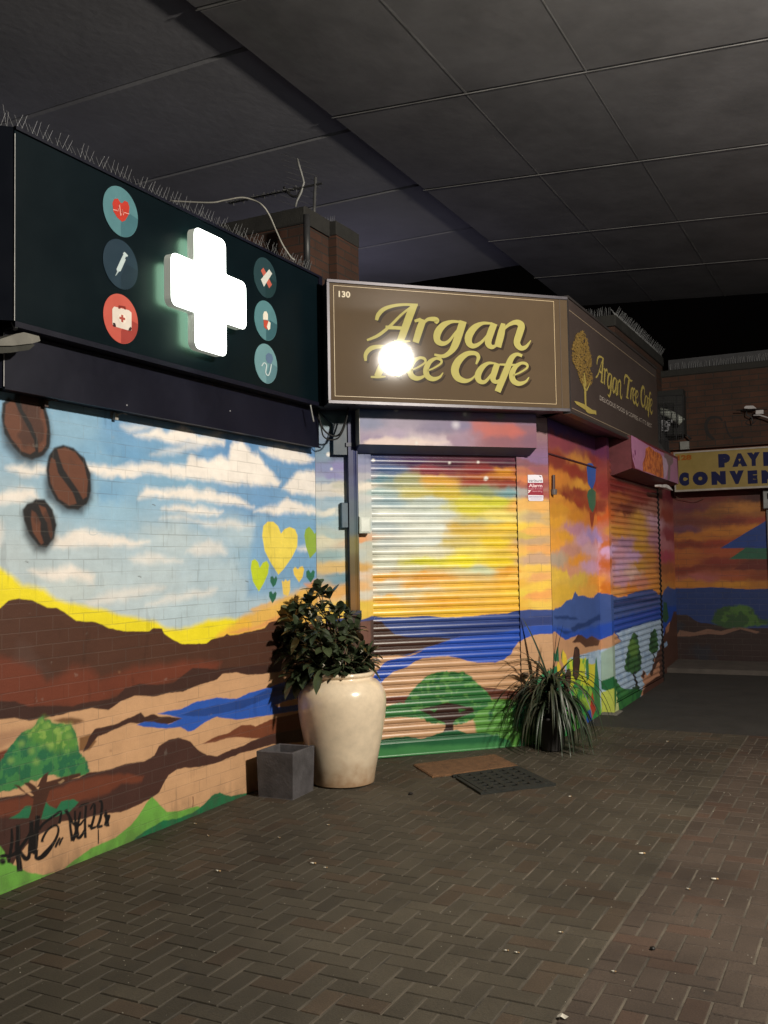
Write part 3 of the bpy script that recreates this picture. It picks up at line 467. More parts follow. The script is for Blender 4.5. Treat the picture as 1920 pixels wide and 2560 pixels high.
def paint_far(S,Z):
    p=Painter(FA,S,Z,.88,61); p.field(FAS,warp=.14,zf=4); Q=lambda pts,c,**k: p.poly('7',pts,c,**k)
    for a,b,w,c in [(1200,420,200,(180,112,44)),(1500,380,160,(186,116,44)),(1250,470,250,(104,42,28)),(1150,540,160,(156,92,42)),(1400,620,260,(96,40,30)),(1300,680,220,(150,80,70)),(1450,215,180,(172,110,50)),(1250,300,240,(96,44,40))]: Q([(a-w,b),(a,b-12),(a+w,b),(a,b+12)],c,blur=.03,warp=.06,op=.6)
    Q([(1320,487),(1500,378),(2200,-40),(2200,487)],(32,62,132),warp=.008); Q([(1380,566),(1500,482),(1560,487),(2200,487),(2200,566)],(42,94,74),warp=.01); Q([(1410,640),(1500,588),(1700,566),(2200,566),(2200,640)],(100,40,34),warp=.01)
    Q([(950,772),(1100,775),(1250,765),(1400,774),(1500,781),(2200,770),(2200,1500),(950,1500)],(30,52,106),warp=.01)
    Q([(950,985),(1000,960),(1080,965),(1130,1000),(1180,1020),(1250,1030),(1350,1045),(1450,1060),(2200,1060),(2200,1600),(950,1600)],(46,29,28),c2=(36,34,44),f2=3,th=.1,warp=.02)
    Q([(1005,1118),(1028,1072),(1130,1090),(1230,1064),(1320,1080),(1450,1045),(1600,1086),(1580,1098),(1460,1066),(1335,1108),(1230,1100),(1100,1118)],(116,84,70))
    Q([(1258,1022),(1288,930),(1350,905),(1450,893),(1535,902),(1572,960),(1605,995),(1700,1005),(1650,1035),(1500,1052),(1350,1052)],(42,72,40),blur=.02,warp=.05,fine=.03,c2=(66,100,44),f2=9,th=.1)
    return p.c
def paint_sbox(S,Z):   # side shutter housing, traced on its own front face
    p=Painter(SBX,S,Z,1.05,71); p.c[:]=p.col((96,32,42)); T=lambda pts,c,**k: p.poly('T',pts,c,**k)
    T([(295,60),(330,70),(640,260),(900,395),(1260,560),(1300,1100),(1220,1100),(1180,1080),(400,745),(345,560),(320,350),(300,200)],(166,112,146),warp=.004)
    T([(380,380),(405,370),(410,450),(390,500)],(110,50,90)); T([(350,450),(365,470),(372,540),(355,520)],(120,60,100)); T([(378,540),(392,545),(388,600)],(110,50,90))
    T([(620,330),(700,300),(800,400),(920,450),(980,560),(985,950),(900,940),(760,870),(560,810),(555,650),(600,520)],(196,110,56),warp=.012,fine=.01,c2=(150,74,46),f2=30,th=.02)
    T([(1000,430),(1180,520),(1190,640),(1130,700),(1120,1000),(1060,1010),(1085,700),(1000,520)],(120,98,104),blur=.01,warp=.02); T([(960,480),(1040,560),(1080,700),(1050,900),(1000,980),(985,800)],(178,150,176),warp=.01)
    T([(880,1075),(1180,1200),(1180,1290),(860,1160)],(190,170,170),warp=.02)
    return p.c
# ================================================================== materials
M_wall=paint_mat('painted_brick',True,.55); M_shut=paint_mat('painted_shutter',False,.34); M_plain=paint_mat('painted_metal',False,.5)
M_far=paint_mat('painted_far_brick',True,.6,.55); M_side=paint_mat('painted_render',False,.5)
M_core=mat('dark_render',(.05,.05,.055),.9); M_fasc=mat('navy_aluminium',(.003,.0045,.009),.32,nscale=2,namt=.2,spec=.5)
M_fasc2=mat('navy_trim',(.0045,.005,.0125),.42,nscale=3,namt=.25,spec=.3); M_green=mat('sign_panel_green',(.0022,.0062,.0088),.32,nscale=1.5,namt=.2,spec=.17)
M_brick=brick_mat('orange_brick',(.060,.022,.011),(.042,.017,.009),(.024,.019,.015)); M_cope=mat('dark_coping',(.018,.017,.015),.85,namt=.4,bump=.3)
M_wire=mat('spike_steel',(.55,.56,.58),.28,.5); M_sbase=mat('spike_base',(.12,.12,.11),.5)
M_conc=mat('soffit_concrete',(.142,.137,.141),.9,nscale=1.4,namt=.30,bump=.2,bscale=7); M_conc2=mat('soffit_concrete_smooth',(.165,.165,.178),.9,nscale=.9,namt=.22,bump=.3,bscale=12)
M_white=mat('white_plastic',(.42,.40,.41),.45); M_black=mat('black_rubber',(.008,.008,.009),.5,spec=.2); M_dark=mat('dark_metal',(.03,.03,.033),.5,.3)
# ================================================================== ground
def terrain_sheet(name,x0,x1,y0,y1,dz,mt,n=1):
    b=MB(); b.add([(x0,y0,gz(y0)+dz),(x1,y0,gz(y0)+dz),(x1,y1,gz(y1)+dz),(x0,y1,gz(y1)+dz)],[(0,1,2,3)]); return tag(b.build(name,mt),kind='structure')
M_joint=mat('jointing_sand',(.084,.070,.053),.95,nscale=3.2,namt=.8,bump=.3,bscale=200)
M_asph=mat('asphalt',(.028,.0255,.023),.9,nscale=3,namt=.3,bump=.7,bscale=120)
terrain_sheet('ground',-60,60,-60,80,-.03,M_asph)
terrain_sheet('paving_bed',-3.99,6,-1,8.86,-.0036,M_joint)
terrain_sheet('road',-3.2,6,8.86,13.25,-.004,M_asph)
def pave_mat():
    m=bpy.data.materials.new('block_paver'); N,L=nt(m); P=N['Principled BSDF']; at=N.new('ShaderNodeAttribute'); at.attribute_name='tone'; tc=N.new('ShaderNodeTexCoord')
    n1=N.new('ShaderNodeTexNoise'); n1.inputs['Scale'].default_value=.9; n1.inputs['Detail'].default_value=7; n1.inputs['Roughness'].default_value=.6; L.new(tc.outputs['Object'],n1.inputs['Vector'])
    r1=N.new('ShaderNodeMapRange'); r1.inputs['From Min'].default_value=.3; r1.inputs['From Max'].default_value=.7; r1.inputs['To Min'].default_value=.5; r1.inputs['To Max'].default_value=1.25; L.new(n1.outputs['Fac'],r1.inputs['Value'])
    n2=N.new('ShaderNodeTexNoise'); n2.inputs['Scale'].default_value=160; n2.inputs['Detail'].default_value=3; L.new(tc.outputs['Object'],n2.inputs['Vector'])
    r2_=N.new('ShaderNodeMapRange'); r2_.inputs['From Min'].default_value=.3; r2_.inputs['From Max'].default_value=.7; r2_.inputs['To Min'].default_value=.75; r2_.inputs['To Max'].default_value=1.25; L.new(n2.outputs['Fac'],r2_.inputs['Value'])
    a=N.new('ShaderNodeVectorMath'); a.operation='SCALE'; L.new(at.outputs['Color'],a.inputs[0]); L.new(r1.outputs[0],a.inputs['Scale'])
    b=N.new('ShaderNodeVectorMath'); b.operation='SCALE'; L.new(a.outputs[0],b.inputs[0]); L.new(r2_.outputs[0],b.inputs['Scale']); 
    # spots of old gum and grit
    vo=N.new('ShaderNodeTexVoronoi'); vo.inputs['Scale'].default_value=7; L.new(tc.outputs['Object'],vo.inputs['Vector']); rr=N.new('ShaderNodeMapRange'); rr.inputs['From Min'].default_value=.12; rr.inputs['From Max'].default_value=.17; rr.inputs['To Min'].default_value=1; rr.inputs['To Max'].default_value=0; L.new(vo.outputs['Distance'],rr.inputs['Value'])
    gm=N.new('ShaderNodeTexNoise'); gm.inputs['Scale'].default_value=2.1; L.new(tc.outputs['Object'],gm.inputs['Vector']); g2=N.new('ShaderNodeMapRange'); g2.inputs['From Min'].default_value=.56; g2.inputs['From Max'].default_value=.6; L.new(gm.outputs['Fac'],g2.inputs['Value'])
    mu=N.new('ShaderNodeMath'); mu.operation='MULTIPLY'; L.new(rr.outputs[0],mu.inputs[0]); L.new(g2.outputs[0],mu.inputs[1]); mu2=N.new('ShaderNodeMath'); mu2.operation='MULTIPLY'; mu2.inputs[1].default_value=.45; L.new(mu.outputs[0],mu2.inputs[0])
    mx=N.new('ShaderNodeMix'); mx.data_type='RGBA'; L.new(mu2.outputs[0],mx.inputs[0]); L.new(b.outputs[0],mx.inputs[6]); mx.inputs[7].default_value=(.02,.018,.016,1); L.new(mx.outputs[2],P.inputs['Base Color'])
    bp=N.new('ShaderNodeBump'); bp.inputs['Strength'].default_value=.55; bp.inputs['Distance'].default_value=.003; L.new(n2.outputs['Fac'],bp.inputs['Height']); L.new(bp.outputs[0],P.inputs['Normal'])
    P.inputs['Roughness'].default_value=.68; P.inputs['Specular IOR Level'].default_value=.35; return m
def pavers():
    m=.0965; V=[];F=[];T=[]; R=random.Random(5)
    def brick(x0,x1,y0,y1,tone):
        gx,gy=.0062,.0030; x0+=gx*.5+R.uniform(0,.0016); x1-=gx*.5+R.uniform(0,.0016); y0+=gy*.5+R.uniform(0,.0008); y1-=gy*.5+R.uniform(0,.0008)
        if x1-x0<.012 or y1-y0<.012: return
        c=.0035; h=R.uniform(-.0012,.0012); tx,ty=R.uniform(-.004,.004),R.uniform(-.004,.004); cx,cy=(x0+x1)/2,(y0+y1)/2
        def z(x,y,o=0): return gz(y)+h+tx*(x-cx)+ty*(y-cy)+o
        b=len(V)
        for (x,y) in ((x0,y0),(x1,y0),(x1,y1),(x0,y1)): V.append((x,y,z(x,y,-.009)))
        for (x,y) in ((x0,y0),(x1,y0),(x1,y1),(x0,y1)): V.append((x,y,z(x,y,-c)))
        for (x,y) in ((x0+c,y0+c),(x1-c,y0+c),(x1-c,y1-c),(x0+c,y1-c)): V.append((x,y,z(x,y,0)))
        F.append((b+8,b+9,b+10,b+11))
        for i in range(4): j=(i+1)%4; F.append((b+4+i,b+4+j,b+8+j,b+8+i)); F.append((b+i,b+j,b+4+j,b+4+i))
        T.extend([tone]*12)
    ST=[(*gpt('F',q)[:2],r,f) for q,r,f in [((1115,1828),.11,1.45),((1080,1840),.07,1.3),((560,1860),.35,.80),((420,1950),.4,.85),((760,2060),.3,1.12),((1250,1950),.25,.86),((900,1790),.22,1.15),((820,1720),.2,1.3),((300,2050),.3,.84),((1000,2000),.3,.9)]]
    def region(X0,X1,Y0,Y1,ox,oy,base,jit):
        for i in range(int((X0-ox)/m)-3,int((X1-ox)/m)+3):
            for j in range(int((Y0-oy)/m)-3,int((Y1-oy)/m)+3):
                k=(i+j)%4
                if k==0: a=(ox+i*m,ox+(i+2)*m,oy+j*m,oy+(j+1)*m)
                elif k==2: a=(ox+i*m,ox+(i+1)*m,oy+j*m,oy+(j+2)*m)   # upright: cells (i,j),(i,j+1)
                else: continue
                x0,x1,y0,y1=max(a[0],X0),min(a[1],X1),max(a[2],Y0),min(a[3],Y1)
                if x1<=x0 or y1<=y0: continue
                if x0<-3.97: continue
                v=R.gauss(1,jit); w=R.random()
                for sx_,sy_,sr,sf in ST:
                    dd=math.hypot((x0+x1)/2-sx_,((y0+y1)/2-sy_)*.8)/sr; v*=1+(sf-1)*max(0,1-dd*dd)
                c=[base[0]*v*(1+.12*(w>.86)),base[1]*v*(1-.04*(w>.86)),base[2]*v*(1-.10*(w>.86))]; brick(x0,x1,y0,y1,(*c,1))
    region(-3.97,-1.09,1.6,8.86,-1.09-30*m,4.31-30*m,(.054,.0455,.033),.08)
    region(-1.085,2.2,1.2,8.86,-1.09+.09,4.604-30*m,(.060,.044,.034),.08)  # redder base tone carries the different light on this strip
    me=bpy.data.meshes.new('paving'); me.from_pydata(V,[],F); me.update(); ca=me.color_attributes.new('tone','FLOAT_COLOR','POINT'); ca.data.foreach_set('color',np.array(T,dtype=np.float32).ravel())
    return tag(link('paving',me,pave_mat()),kind='structure')
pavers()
b=MB(); b.add([(-2.52,12.75,gz(12.75)),(4,12.9,gz(12.9)),(4,13.5,gz(13.4)+.03),(-2.52,13.5,gz(13.4)+.03),(-2.52,12.75,gz(12.75)-.06),(4,12.9,gz(12.9)-.06)],[(0,1,2,3),(4,5,1,0)])
b.v=[(x,y,z+.055) for x,y,z in b.v]; tag(b.build('pavement',mat('pavement_concrete',(.085,.072,.064),.9,nscale=5,namt=.3,bump=.3)),kind='structure')
# ================================================================== long mural wall
wall=empty('mural_wall',(-3.97,3.45,0),'long brick wall painted with sky, coffee beans, hearts and brown hills under the dark shop fascia','wall')
painted('painted_face',LW,rng_(3.44,6.545,.0048),rng_(-.03,2.56,.0048),paint_left,M_wall,wall)
MB().box(LW,3.43,6.55,-.1,3.75,-.35,-.004).build('brick_core',M_core,wall)
CH=Frame((-3.974,3.43,0),(-r2,-r2,0),(r2,-r2,0)); MB().box(CH,0,3,-.1,3.7,-.3,0).build('return_wall',mat('navy_wall',(.05,.07,.12),.6),wall)
# rusted sign brackets under the fascia
for nm,(a,b_),lab in [('wall_bracket',(440,930),'rusty broken bracket above the largest coffee bean, touching the fascia'),('wall_bracket',(1170,1070),'small pale bracket stub below the fascia, right of the coffee beans')]:
    s,z=LW.fp('K',(a,b_)); m=MB(); m.box(LW,s-.022,s+.022,z-.02,z+.05,0,.008); m.box(LW,s-.012,s+.014,z-.03,z+.01,.008,.03); m.tube([LW.pt(s,z,.03),LW.pt(s+.03,z+.012,.05),LW.pt(s+.06,z+.008,.05)],.004,6)
    o=m.build(nm,mat('bracket_paint',(.35,.33,.3) if a>1000 else (.08,.05,.045),.7,namt=.6,nscale=40)); tag(o,lab,'bracket','bracket stubs under the fascia')
# ================================================================== pharmacy fascia
FS=Frame((-3.79,0,0),(0,1,0),(1,0,0)); FL=Frame((-3.87,0,0),(0,1,0),(1,0,0))
fas=empty('fascia_sign',(-3.79,4.8,2.83),'long dark green shop fascia panel with six round medical icons above the mural wall','sign')
ZT,ZB=3.80,2.83; Y0,Y1=3.395,6.33
MB().box(FS,Y0,Y1,ZB,ZT,-.03,0,.003).build('sign_panel',M_green,fas)
m=MB(); m.box(FS,Y0,Y1,ZT+.001,ZT+.018,-.10,.012); m.box(FS,Y0,Y1,ZB-.03,ZB-.001,-.10,.008); m.box(FS,Y1+.001,Y1+.05,ZB-.03,ZT+.018,-.10,.010); m.build('frame',M_fasc2,fas)
MB().box(FS,Y0+.01,Y1,ZB-.001,ZT,-.25,-.031).build('sign_box',M_fasc,fas)
low=MB(); low.box(FL,3.40,6.45,2.505,2.80,-.1,0,.004); low.box(FL,3.40,6.45,2.497,2.509,.0005,.012); low.build('lower_fascia',M_fasc2,fas)
CS=Frame((-3.79,3.392,0),(-r2,-r2,0),(r2,-r2,0)); MB().box(CS,0.004,2.4,ZB,ZT+.012,-.1,0).build('return_panel',M_fasc,fas)
CL=Frame((-3.87,3.398,0),(-r2,-r2,0),(r2,-r2,0)); MB().box(CL,.004,2.4,2.505,2.80,-.1,0).build('lower_return_panel',M_fasc2,fas)
m=MB(); m.box(FS,3.393,3.397,ZB,ZT-.02,.0005,.004); m.box(FL,3.399,3.403,2.51,2.78,.0005,.004); m.build('corner_seam',mat('seam_aluminium',(.45,.45,.45),.4,.3),fas)
m=MB(); 
for q in [(205,410),(85,415),(625,1527),(1135,1555)]: s,z=FL.fp('1',q); MB().box(FL,s-.004,s+.004,z-.004,z+.004,.0005,.003).build('rivet',M_wire,fas)
pass
# round icons -------------------------------------------------------
TEAL=(88,132,140); SLATE=(40,58,72); CORAL=(196,92,80)
def flat(c,r=.35): return mat('vinyl_%02x%02x%02x'%c,[v*.80 for v in lin(c)],r,namt=.08,spec=.3)
mt_cache={}
def VM(c):
    if c not in mt_cache: mt_cache[c]=flat(c)
    return mt_cache[c]
def disc(fr,c,r,d,n=48): return [(c[0]+r*math.cos(2*math.pi*k/n),c[1]+r*math.sin(2*math.pi*k/n)) for k in range(n)]
def icon(cx,cy,rz,col,shapes,name,half=(0,0,0)):
    s,z=FS.fp('1',(cx,cy)); z1=FS.fp('1',(cx,cy-rz))[1]; z0=FS.fp('1',(cx,cy+rz))[1]; r=(z1-z0)/2; z=(z0+z1)/2
    o=MB().poly(FS,disc(FS,(s,z),r,0),.004,.003).build('icon_disc',VM(col),fas); tag(o,name)
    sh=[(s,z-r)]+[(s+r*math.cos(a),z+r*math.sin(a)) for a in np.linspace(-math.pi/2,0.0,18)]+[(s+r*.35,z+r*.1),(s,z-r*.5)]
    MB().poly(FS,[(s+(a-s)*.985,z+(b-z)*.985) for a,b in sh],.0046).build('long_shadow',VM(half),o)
    for k,(nm,c,P) in enumerate(shapes):
        MB().poly(FS,[FS.fp('1',q) for q in P],.0052+.0007*k,.0004).build(nm,VM(c),o)
    return o,s,z,r
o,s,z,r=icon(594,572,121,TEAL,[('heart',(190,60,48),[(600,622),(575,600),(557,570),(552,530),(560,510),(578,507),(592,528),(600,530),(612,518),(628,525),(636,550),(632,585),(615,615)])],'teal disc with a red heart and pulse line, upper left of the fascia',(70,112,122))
m=MB(); strokes(m,[[(554,562,3.5),(570,565,3.5),(578,570,3.5),(586,535,3.5),(592,595,3.5),(600,560,3.5),(606,590,3.5),(611,576,3.5),(634,584,3.5)]],lambda p:FS.fp('1',p),FS,.0065,n=1); m.build('pulse_line',VM((240,180,170)),o)
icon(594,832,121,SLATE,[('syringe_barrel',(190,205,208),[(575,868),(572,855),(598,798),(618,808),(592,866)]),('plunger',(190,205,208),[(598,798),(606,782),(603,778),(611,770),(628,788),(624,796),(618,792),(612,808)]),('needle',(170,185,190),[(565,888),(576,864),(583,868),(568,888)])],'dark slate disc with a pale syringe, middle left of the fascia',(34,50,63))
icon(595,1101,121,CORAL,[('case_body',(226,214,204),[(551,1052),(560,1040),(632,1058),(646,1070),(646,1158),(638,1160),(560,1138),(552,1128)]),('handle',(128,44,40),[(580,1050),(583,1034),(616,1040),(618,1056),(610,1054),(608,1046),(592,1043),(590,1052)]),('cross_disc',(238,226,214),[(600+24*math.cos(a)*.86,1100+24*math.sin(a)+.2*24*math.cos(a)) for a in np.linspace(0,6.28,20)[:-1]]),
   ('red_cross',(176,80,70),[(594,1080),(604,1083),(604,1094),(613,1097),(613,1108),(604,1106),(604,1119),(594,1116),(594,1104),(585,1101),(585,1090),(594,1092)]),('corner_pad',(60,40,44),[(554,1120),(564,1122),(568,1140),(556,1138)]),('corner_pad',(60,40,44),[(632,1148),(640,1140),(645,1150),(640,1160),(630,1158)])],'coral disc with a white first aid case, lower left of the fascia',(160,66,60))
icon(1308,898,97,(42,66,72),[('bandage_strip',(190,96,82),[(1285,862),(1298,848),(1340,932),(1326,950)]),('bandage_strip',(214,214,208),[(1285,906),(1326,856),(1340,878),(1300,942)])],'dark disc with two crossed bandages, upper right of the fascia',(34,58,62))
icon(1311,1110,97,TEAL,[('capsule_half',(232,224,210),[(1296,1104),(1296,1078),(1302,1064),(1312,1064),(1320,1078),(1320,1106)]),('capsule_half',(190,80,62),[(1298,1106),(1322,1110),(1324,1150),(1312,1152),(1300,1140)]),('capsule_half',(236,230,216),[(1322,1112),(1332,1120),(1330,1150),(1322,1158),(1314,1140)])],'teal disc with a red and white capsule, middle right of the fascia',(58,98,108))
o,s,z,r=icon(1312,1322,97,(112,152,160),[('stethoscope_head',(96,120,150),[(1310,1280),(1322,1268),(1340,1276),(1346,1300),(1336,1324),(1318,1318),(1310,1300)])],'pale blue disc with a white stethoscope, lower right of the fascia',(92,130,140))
m=MB(); strokes(m,[[(1336,1324,5),(1330,1360,5),(1320,1380,5),(1308,1366,5),(1312,1330,5),(1300,1318,5),(1288,1334,5)]],lambda p:FS.fp('1',p),FS,.0068); m.build('tube',VM((196,212,216)),o)
# ================================================================== illuminated cross
dX=.103
L_=FS.fp('1',(842,900),dX)[0]; R_=FS.fp('1',(1219,1040),dX)[0]; Tz=FS.fp('1',(1030,667),dX)[1]; Bz=FS.fp('1',(1035,1273),dX)[1]
cs=(L_+R_)/2; cz=(Tz+Bz)/2; hs=(R_-L_)/2; hz=(Tz-Bz)/2; H_=(hs+hz)/2*.975
aw=H_*.42
def plus(c,H,a,r,n=6):
    P=[];
    base=[(a,-H),(a,-a),(H,-a),(H,a),(a,a),(a,H),(-a,H),(-a,a),(-H,a),(-H,-a),(-a,-a),(-a,-H)]; conv=[1,0,1,1,0,1,1,0,1,1,0,1]
    for i in range(12):
        p,q,s_=base[i-1],base[i],base[(i+1)%12]; u=((p[0]-q[0]),(p[1]-q[1])); v=((s_[0]-q[0]),(s_[1]-q[1])); lu=math.hypot(*u); lv=math.hypot(*v); rr=r if conv[i] else r*.3
        A=(q[0]+u[0]/lu*rr,q[1]+u[1]/lu*rr); B=(q[0]+v[0]/lv*rr,q[1]+v[1]/lv*rr)
        for k in range(n+1):
            t=k/n; P.append((c[0]+(1-t)**2*A[0]+2*t*(1-t)*q[0]+t*t*B[0],c[1]+(1-t)**2*A[1]+2*t*(1-t)*q[1]+t*t*B[1]))
    return P
cr=empty('lit_cross',(-3.79,cs,cz),'glowing white pharmacy cross standing off the dark green fascia','cross sign')
MB().poly(FS,plus((cs,cz),H_,aw,H_*.14),dX,.004).build('light_face',mat('opal_led_face',(.9,.95,.9),.3,emit=(.93,1,.94),es=5.5,namt=.02),cr)
MB().poly(FS,plus((cs,cz),H_*1.0,aw*1.0,H_*.14),dX-.0045,.052).build('rim',mat('acrylic_rim',(.62,.66,.6),.35,emit=(.68,.72,.62),es=.22,namt=.05),cr)
MB().poly(FS,plus((cs,cz),H_*.90,aw*.80,H_*.12),dX-.058,.010).build('halo_plate',mat('halo_led',(.5,.6,.5),.4,emit=(.55,1,.66),es=13,namt=.02),cr)
m=MB()
for a,b_ in ((-.5,0),(.5,0),(0,.6),(0,-.6)): MB().tube([FS.pt(cs+a*H_,cz+b_*H_,.001),FS.pt(cs+a*H_,cz+b_*H_,.033)],.008,8).build('standoff',M_dark,cr)
# ================================================================== bird spikes
def spikes(name,fr,s0,s1,z,d,h,label,group,step=.034,r=.0010,ramp=0,lean=.03):
    e=empty(name,fr.pt((s0+s1)/2,z,d),label,'bird spikes',group); MB().box(fr,s0,s1,z,z+.006,d-.012,d+.012).build('base_strip',M_sbase,e)
    w=MB(); n=int((s1-s0)/step); R=random.Random(len(label))
    for i in range(n):
        s=s0+(i+.5)*step
        for q in (-1,1):
            if R.random()<.12: continue
            w.tube([fr.pt(s,z+.004,d),fr.pt(s+q*.016+R.uniform(-.012,.012),z+h*R.uniform(.8,1.06),d+q*lean+R.uniform(-.006,.006))],[r,r*.7],4,False)
    w.build('spike_wires',M_wire,e); return e
spikes('bird_spikes',FS,3.42,6.30,ZT+.0185,-.045,.10,'long row of thin bird spikes along the top of the green fascia','bird deterrent strips')
spikes('bird_spikes',CS,.02,2.2,ZT+.0135,-.045,.115,'bird spikes on the fascia return at the far left edge','bird deterrent strips')
# wall lamp under the fascia at far left
e=empty('bulkhead_lamp',(-3.74,3.36,2.70),'unlit grey flood lamp under the left end of the fascia','lamp')
s0,z0=FS.fp('K',(-60,310),.04); s1,z1=FS.fp('K',(415,280),.04)
m=MB(); D=lambda s,z,d:FS.pt(s,z,d)
P=[(-60,300),(60,262),(170,225),(250,210),(405,250),(420,300),(340,325),(140,348),(-60,350)]
m.poly(FS,[FS.fp('K',q,.06) for q in P],.06,.10); m.build('housing',mat('lamp_grey',(.12,.115,.10),.55,namt=.3),e)
m=MB(); m.poly(FS,[FS.fp('K',q,.05) for q in [(-60,352),(140,350),(340,328),(372,340),(310,392),(120,420),(-60,430)]],.045,.07); m.build('lens',mat('lamp_glass',(.05,.05,.045),.15),e)
m=MB(); m.tube([FS.pt(s1-.12,z1+.03,.0),FS.pt(s1-.12,z1+.09,-.03)],.012,8); m.build('bracket',M_dark,e)
# cables beside the fascia end
def fpt(fr,z,p,d): s,zz=fr.fp(z,p,d); return fr.pt(s,zz,d)
for k,(P,r,lab) in enumerate([([(470,300),(500,400),(560,540),(620,650),(720,715),(800,710),(850,650),(900,520),(930,380),(960,300)],.007,'upper of two sagging black cables at the left end of the cafe sign'),([(500,300),(545,470),(570,600),(600,720),(680,770),(760,765),(820,730),(880,620),(920,480),(950,300)],.006,'lower sagging black cable at the left end of the cafe sign')]):
    pts=catmull([fpt(FR,'P',q,.16+.05*k) for q in P],6); tag(MB().tube(pts,r,8).build('cable',M_black,smooth=True),lab,'cable','cables at the corner')
tag(MB().tube(catmull([fpt(LW,'P',q,.19) for q in [(420,290),(440,400),(465,520)]],4),.006,8).build('cable',mat('grey_conduit',(.25,.25,.25),.4),smooth=True),'short pale conduit against the dark end of the fascia','cable','cables at the corner')
# ================================================================== cafe front masonry
cafe=empty('cafe_building',(-3.1,7.5,0),'cafe corner building with sunset mural on its brick piers behind the shutters','building')
painted('corner_pier',FR,rng_(-.498,-.165,.006),rng_(0.02,2.95,.006),paint_front,M_wall,cafe)
painted('front_pier',FR,rng_(1.322,1.5495,.006),rng_(.03,2.95,.006),paint_front,M_wall,cafe)
MB().box(FR,-.5,1.548,-.1,3.75,-.4,-.08).build('front_core',M_core,cafe)
MB().box(FR,-.498,-.165,-.1,3.0,-.08,-.004).build('pier_core',M_core,cafe); MB().box(FR,1.322,1.548,-.1,3.0,-.08,-.004).build('pier_core',M_core,cafe)
MB().box(FR,-.165,1.322,2.62,3.2,-.08,-.004).build('lintel',M_core,cafe)
painted('side_panel',SD,rng_(8.0,9.54,.008),rng_(.04,2.95,.008),paint_side,M_side,cafe)
CF_=Frame((0,9.541,0),(1,0,0),(0,-1,0))
painted('column_end',CF_,rng_(-2.52,-2.405,.006),rng_(.05,2.95,.01),lambda S,Z:paint_side(S,Z,CF_,0,1.0),M_side,cafe)
painted('column_face',SD,rng_(9.542,9.632,.008),rng_(.05,2.95,.008),lambda S,Z:paint_side(S,Z,SD,.115),M_side,cafe,dfun=lambda S,Z:S*0+.115)
painted('end_pier',SD,rng_(11.95,13.5,.01),rng_(.05,2.95,.01),paint_side,M_side,cafe)
m=MB(); m.box(SD,8.02,13.5,-.1,3.0,-.3,-.004); m.box(SD,9.545,9.632,-.05,3.0,-.003,.111); m.build('side_core',M_core,cafe)
m=MB(); m.box(SD,8.02,13.5,3.0,3.55,-.3,-.006); m.build('upper_core',M_core,cafe)
tag(MB().box(SD,9.46,9.7,.04,.095,.0,.16,.006).build('concrete_block',mat('footing',(.16,.15,.13),.9)),'low concrete footing under the painted column between the two shutters','block')
# wall capping line on the side panel
m=MB(); s0,zc=SD.fp('6',(110,1300)); m.box(SD,8.0,9.53,zc-.012,zc+.0,.0005,.012); m.build('cover_strip',mat('maroon_strip',(.06,.015,.02),.6),cafe)
# ------------------------------------------------------------------ roller shutters
PITCH_=.0615
def slat(S,Z):
    t=(Z/PITCH_)%1.0; u=np.clip(t/.78,0,1); c=np.where(t<.78,np.sin(np.clip(u**.8,0,1)*math.pi)**.62*.0125,0); g=np.where((t>=.81)&(t<.97),np.sin((t-.81)/.16*math.pi)**.7*.0048,0)
    return c-.002+g
def slat_rows(z0,z1):
    out=[]; k=math.floor(z0/PITCH_)
    while k*PITCH_<z1:
        for t in (0,.02,.06,.12,.2,.3,.42,.54,.64,.71,.755,.775,.785,.81,.83,.86,.89,.92,.95,.968): 
            z=(k+t)*PITCH_
            if z0<z<z1: out.append(z)
        k+=1
    return [z0]+out+[z1]
sh=empty('roller_shutter',(-3.2,7.35,.05),'closed roller shutter of the cafe front with painted sunset, blue river and round green tree','shutter','painted roller shutters')
painted('curtain',FR,rng_(-.045,1.25,.006),slat_rows(.16,2.60),paint_front,M_shut,sh,dfun=lambda S,Z:slat(S,Z)-.013,smooth=False)
painted('bottom_bar',FR,rng_(-.045,1.25,.008),np.concatenate([[.045,.052],rng_(.06,.15,.01),[.158,.165]]),paint_front,M_shut,sh,dfun=lambda S,Z:np.where((Z>.05)&(Z<.16),-.002,-.014)+np.where(Z<.06,.008,0))
painted('guide_rail',FR,rng_(-.150,-.041,.006),rng_(.03,2.60,.006),paint_front,M_plain,sh,dfun=lambda S,Z:S*0+.010+.002*np.where(abs(S+.095)<.004,-1,0))
painted('guide_rail',FR,rng_(1.246,1.321,.006),rng_(.03,2.60,.006),paint_front,M_plain,sh,dfun=lambda S,Z:S*0+.010)
m=MB(); m.box(FR,-.150,-.0415,.03,2.6,-.06,.0075); m.box(FR,1.2465,1.321,.03,2.6,-.06,.0085); m.build('rail_body',mat('rail_dark',(.04,.05,.09),.5),sh)
# housing
bTL=FR.fp('4',(387,907),.17); bTR=FR.fp('4',(1466,955),.17); bBL=FR.fp('4',(390,1142),.17); bBR=FR.fp('4',(1466,1175),.17)
BS0,BS1=(bTL[0]+bBL[0])/2,(bTR[0]+bBR[0])/2; BZ0=(bBL[1]+bBR[1])/2
painted('housing_front',FR,rng_(BS0,BS1,.006),rng_(BZ0,2.92,.006),paint_box,M_plain,sh,dfun=lambda S,Z:S*0+.17)
m=MB(); Zb=BZ0-.055
vs=[FR.pt(s,z,d) for s in (BS0,BS1) for (z,d) in ((2.92,.02),(2.92,.168),(BZ0,.168),(Zb,.03),(Zb,.02))]
m.add(vs,[(0,1,2,3,4),(9,8,7,6,5),(0,5,6,1),(2,7,8,3),(3,8,9,4)]); m.v=[v for v in m.v]; m.build('housing_body',mat('housing_navy',(.022,.034,.095),.5,namt=.3),sh)
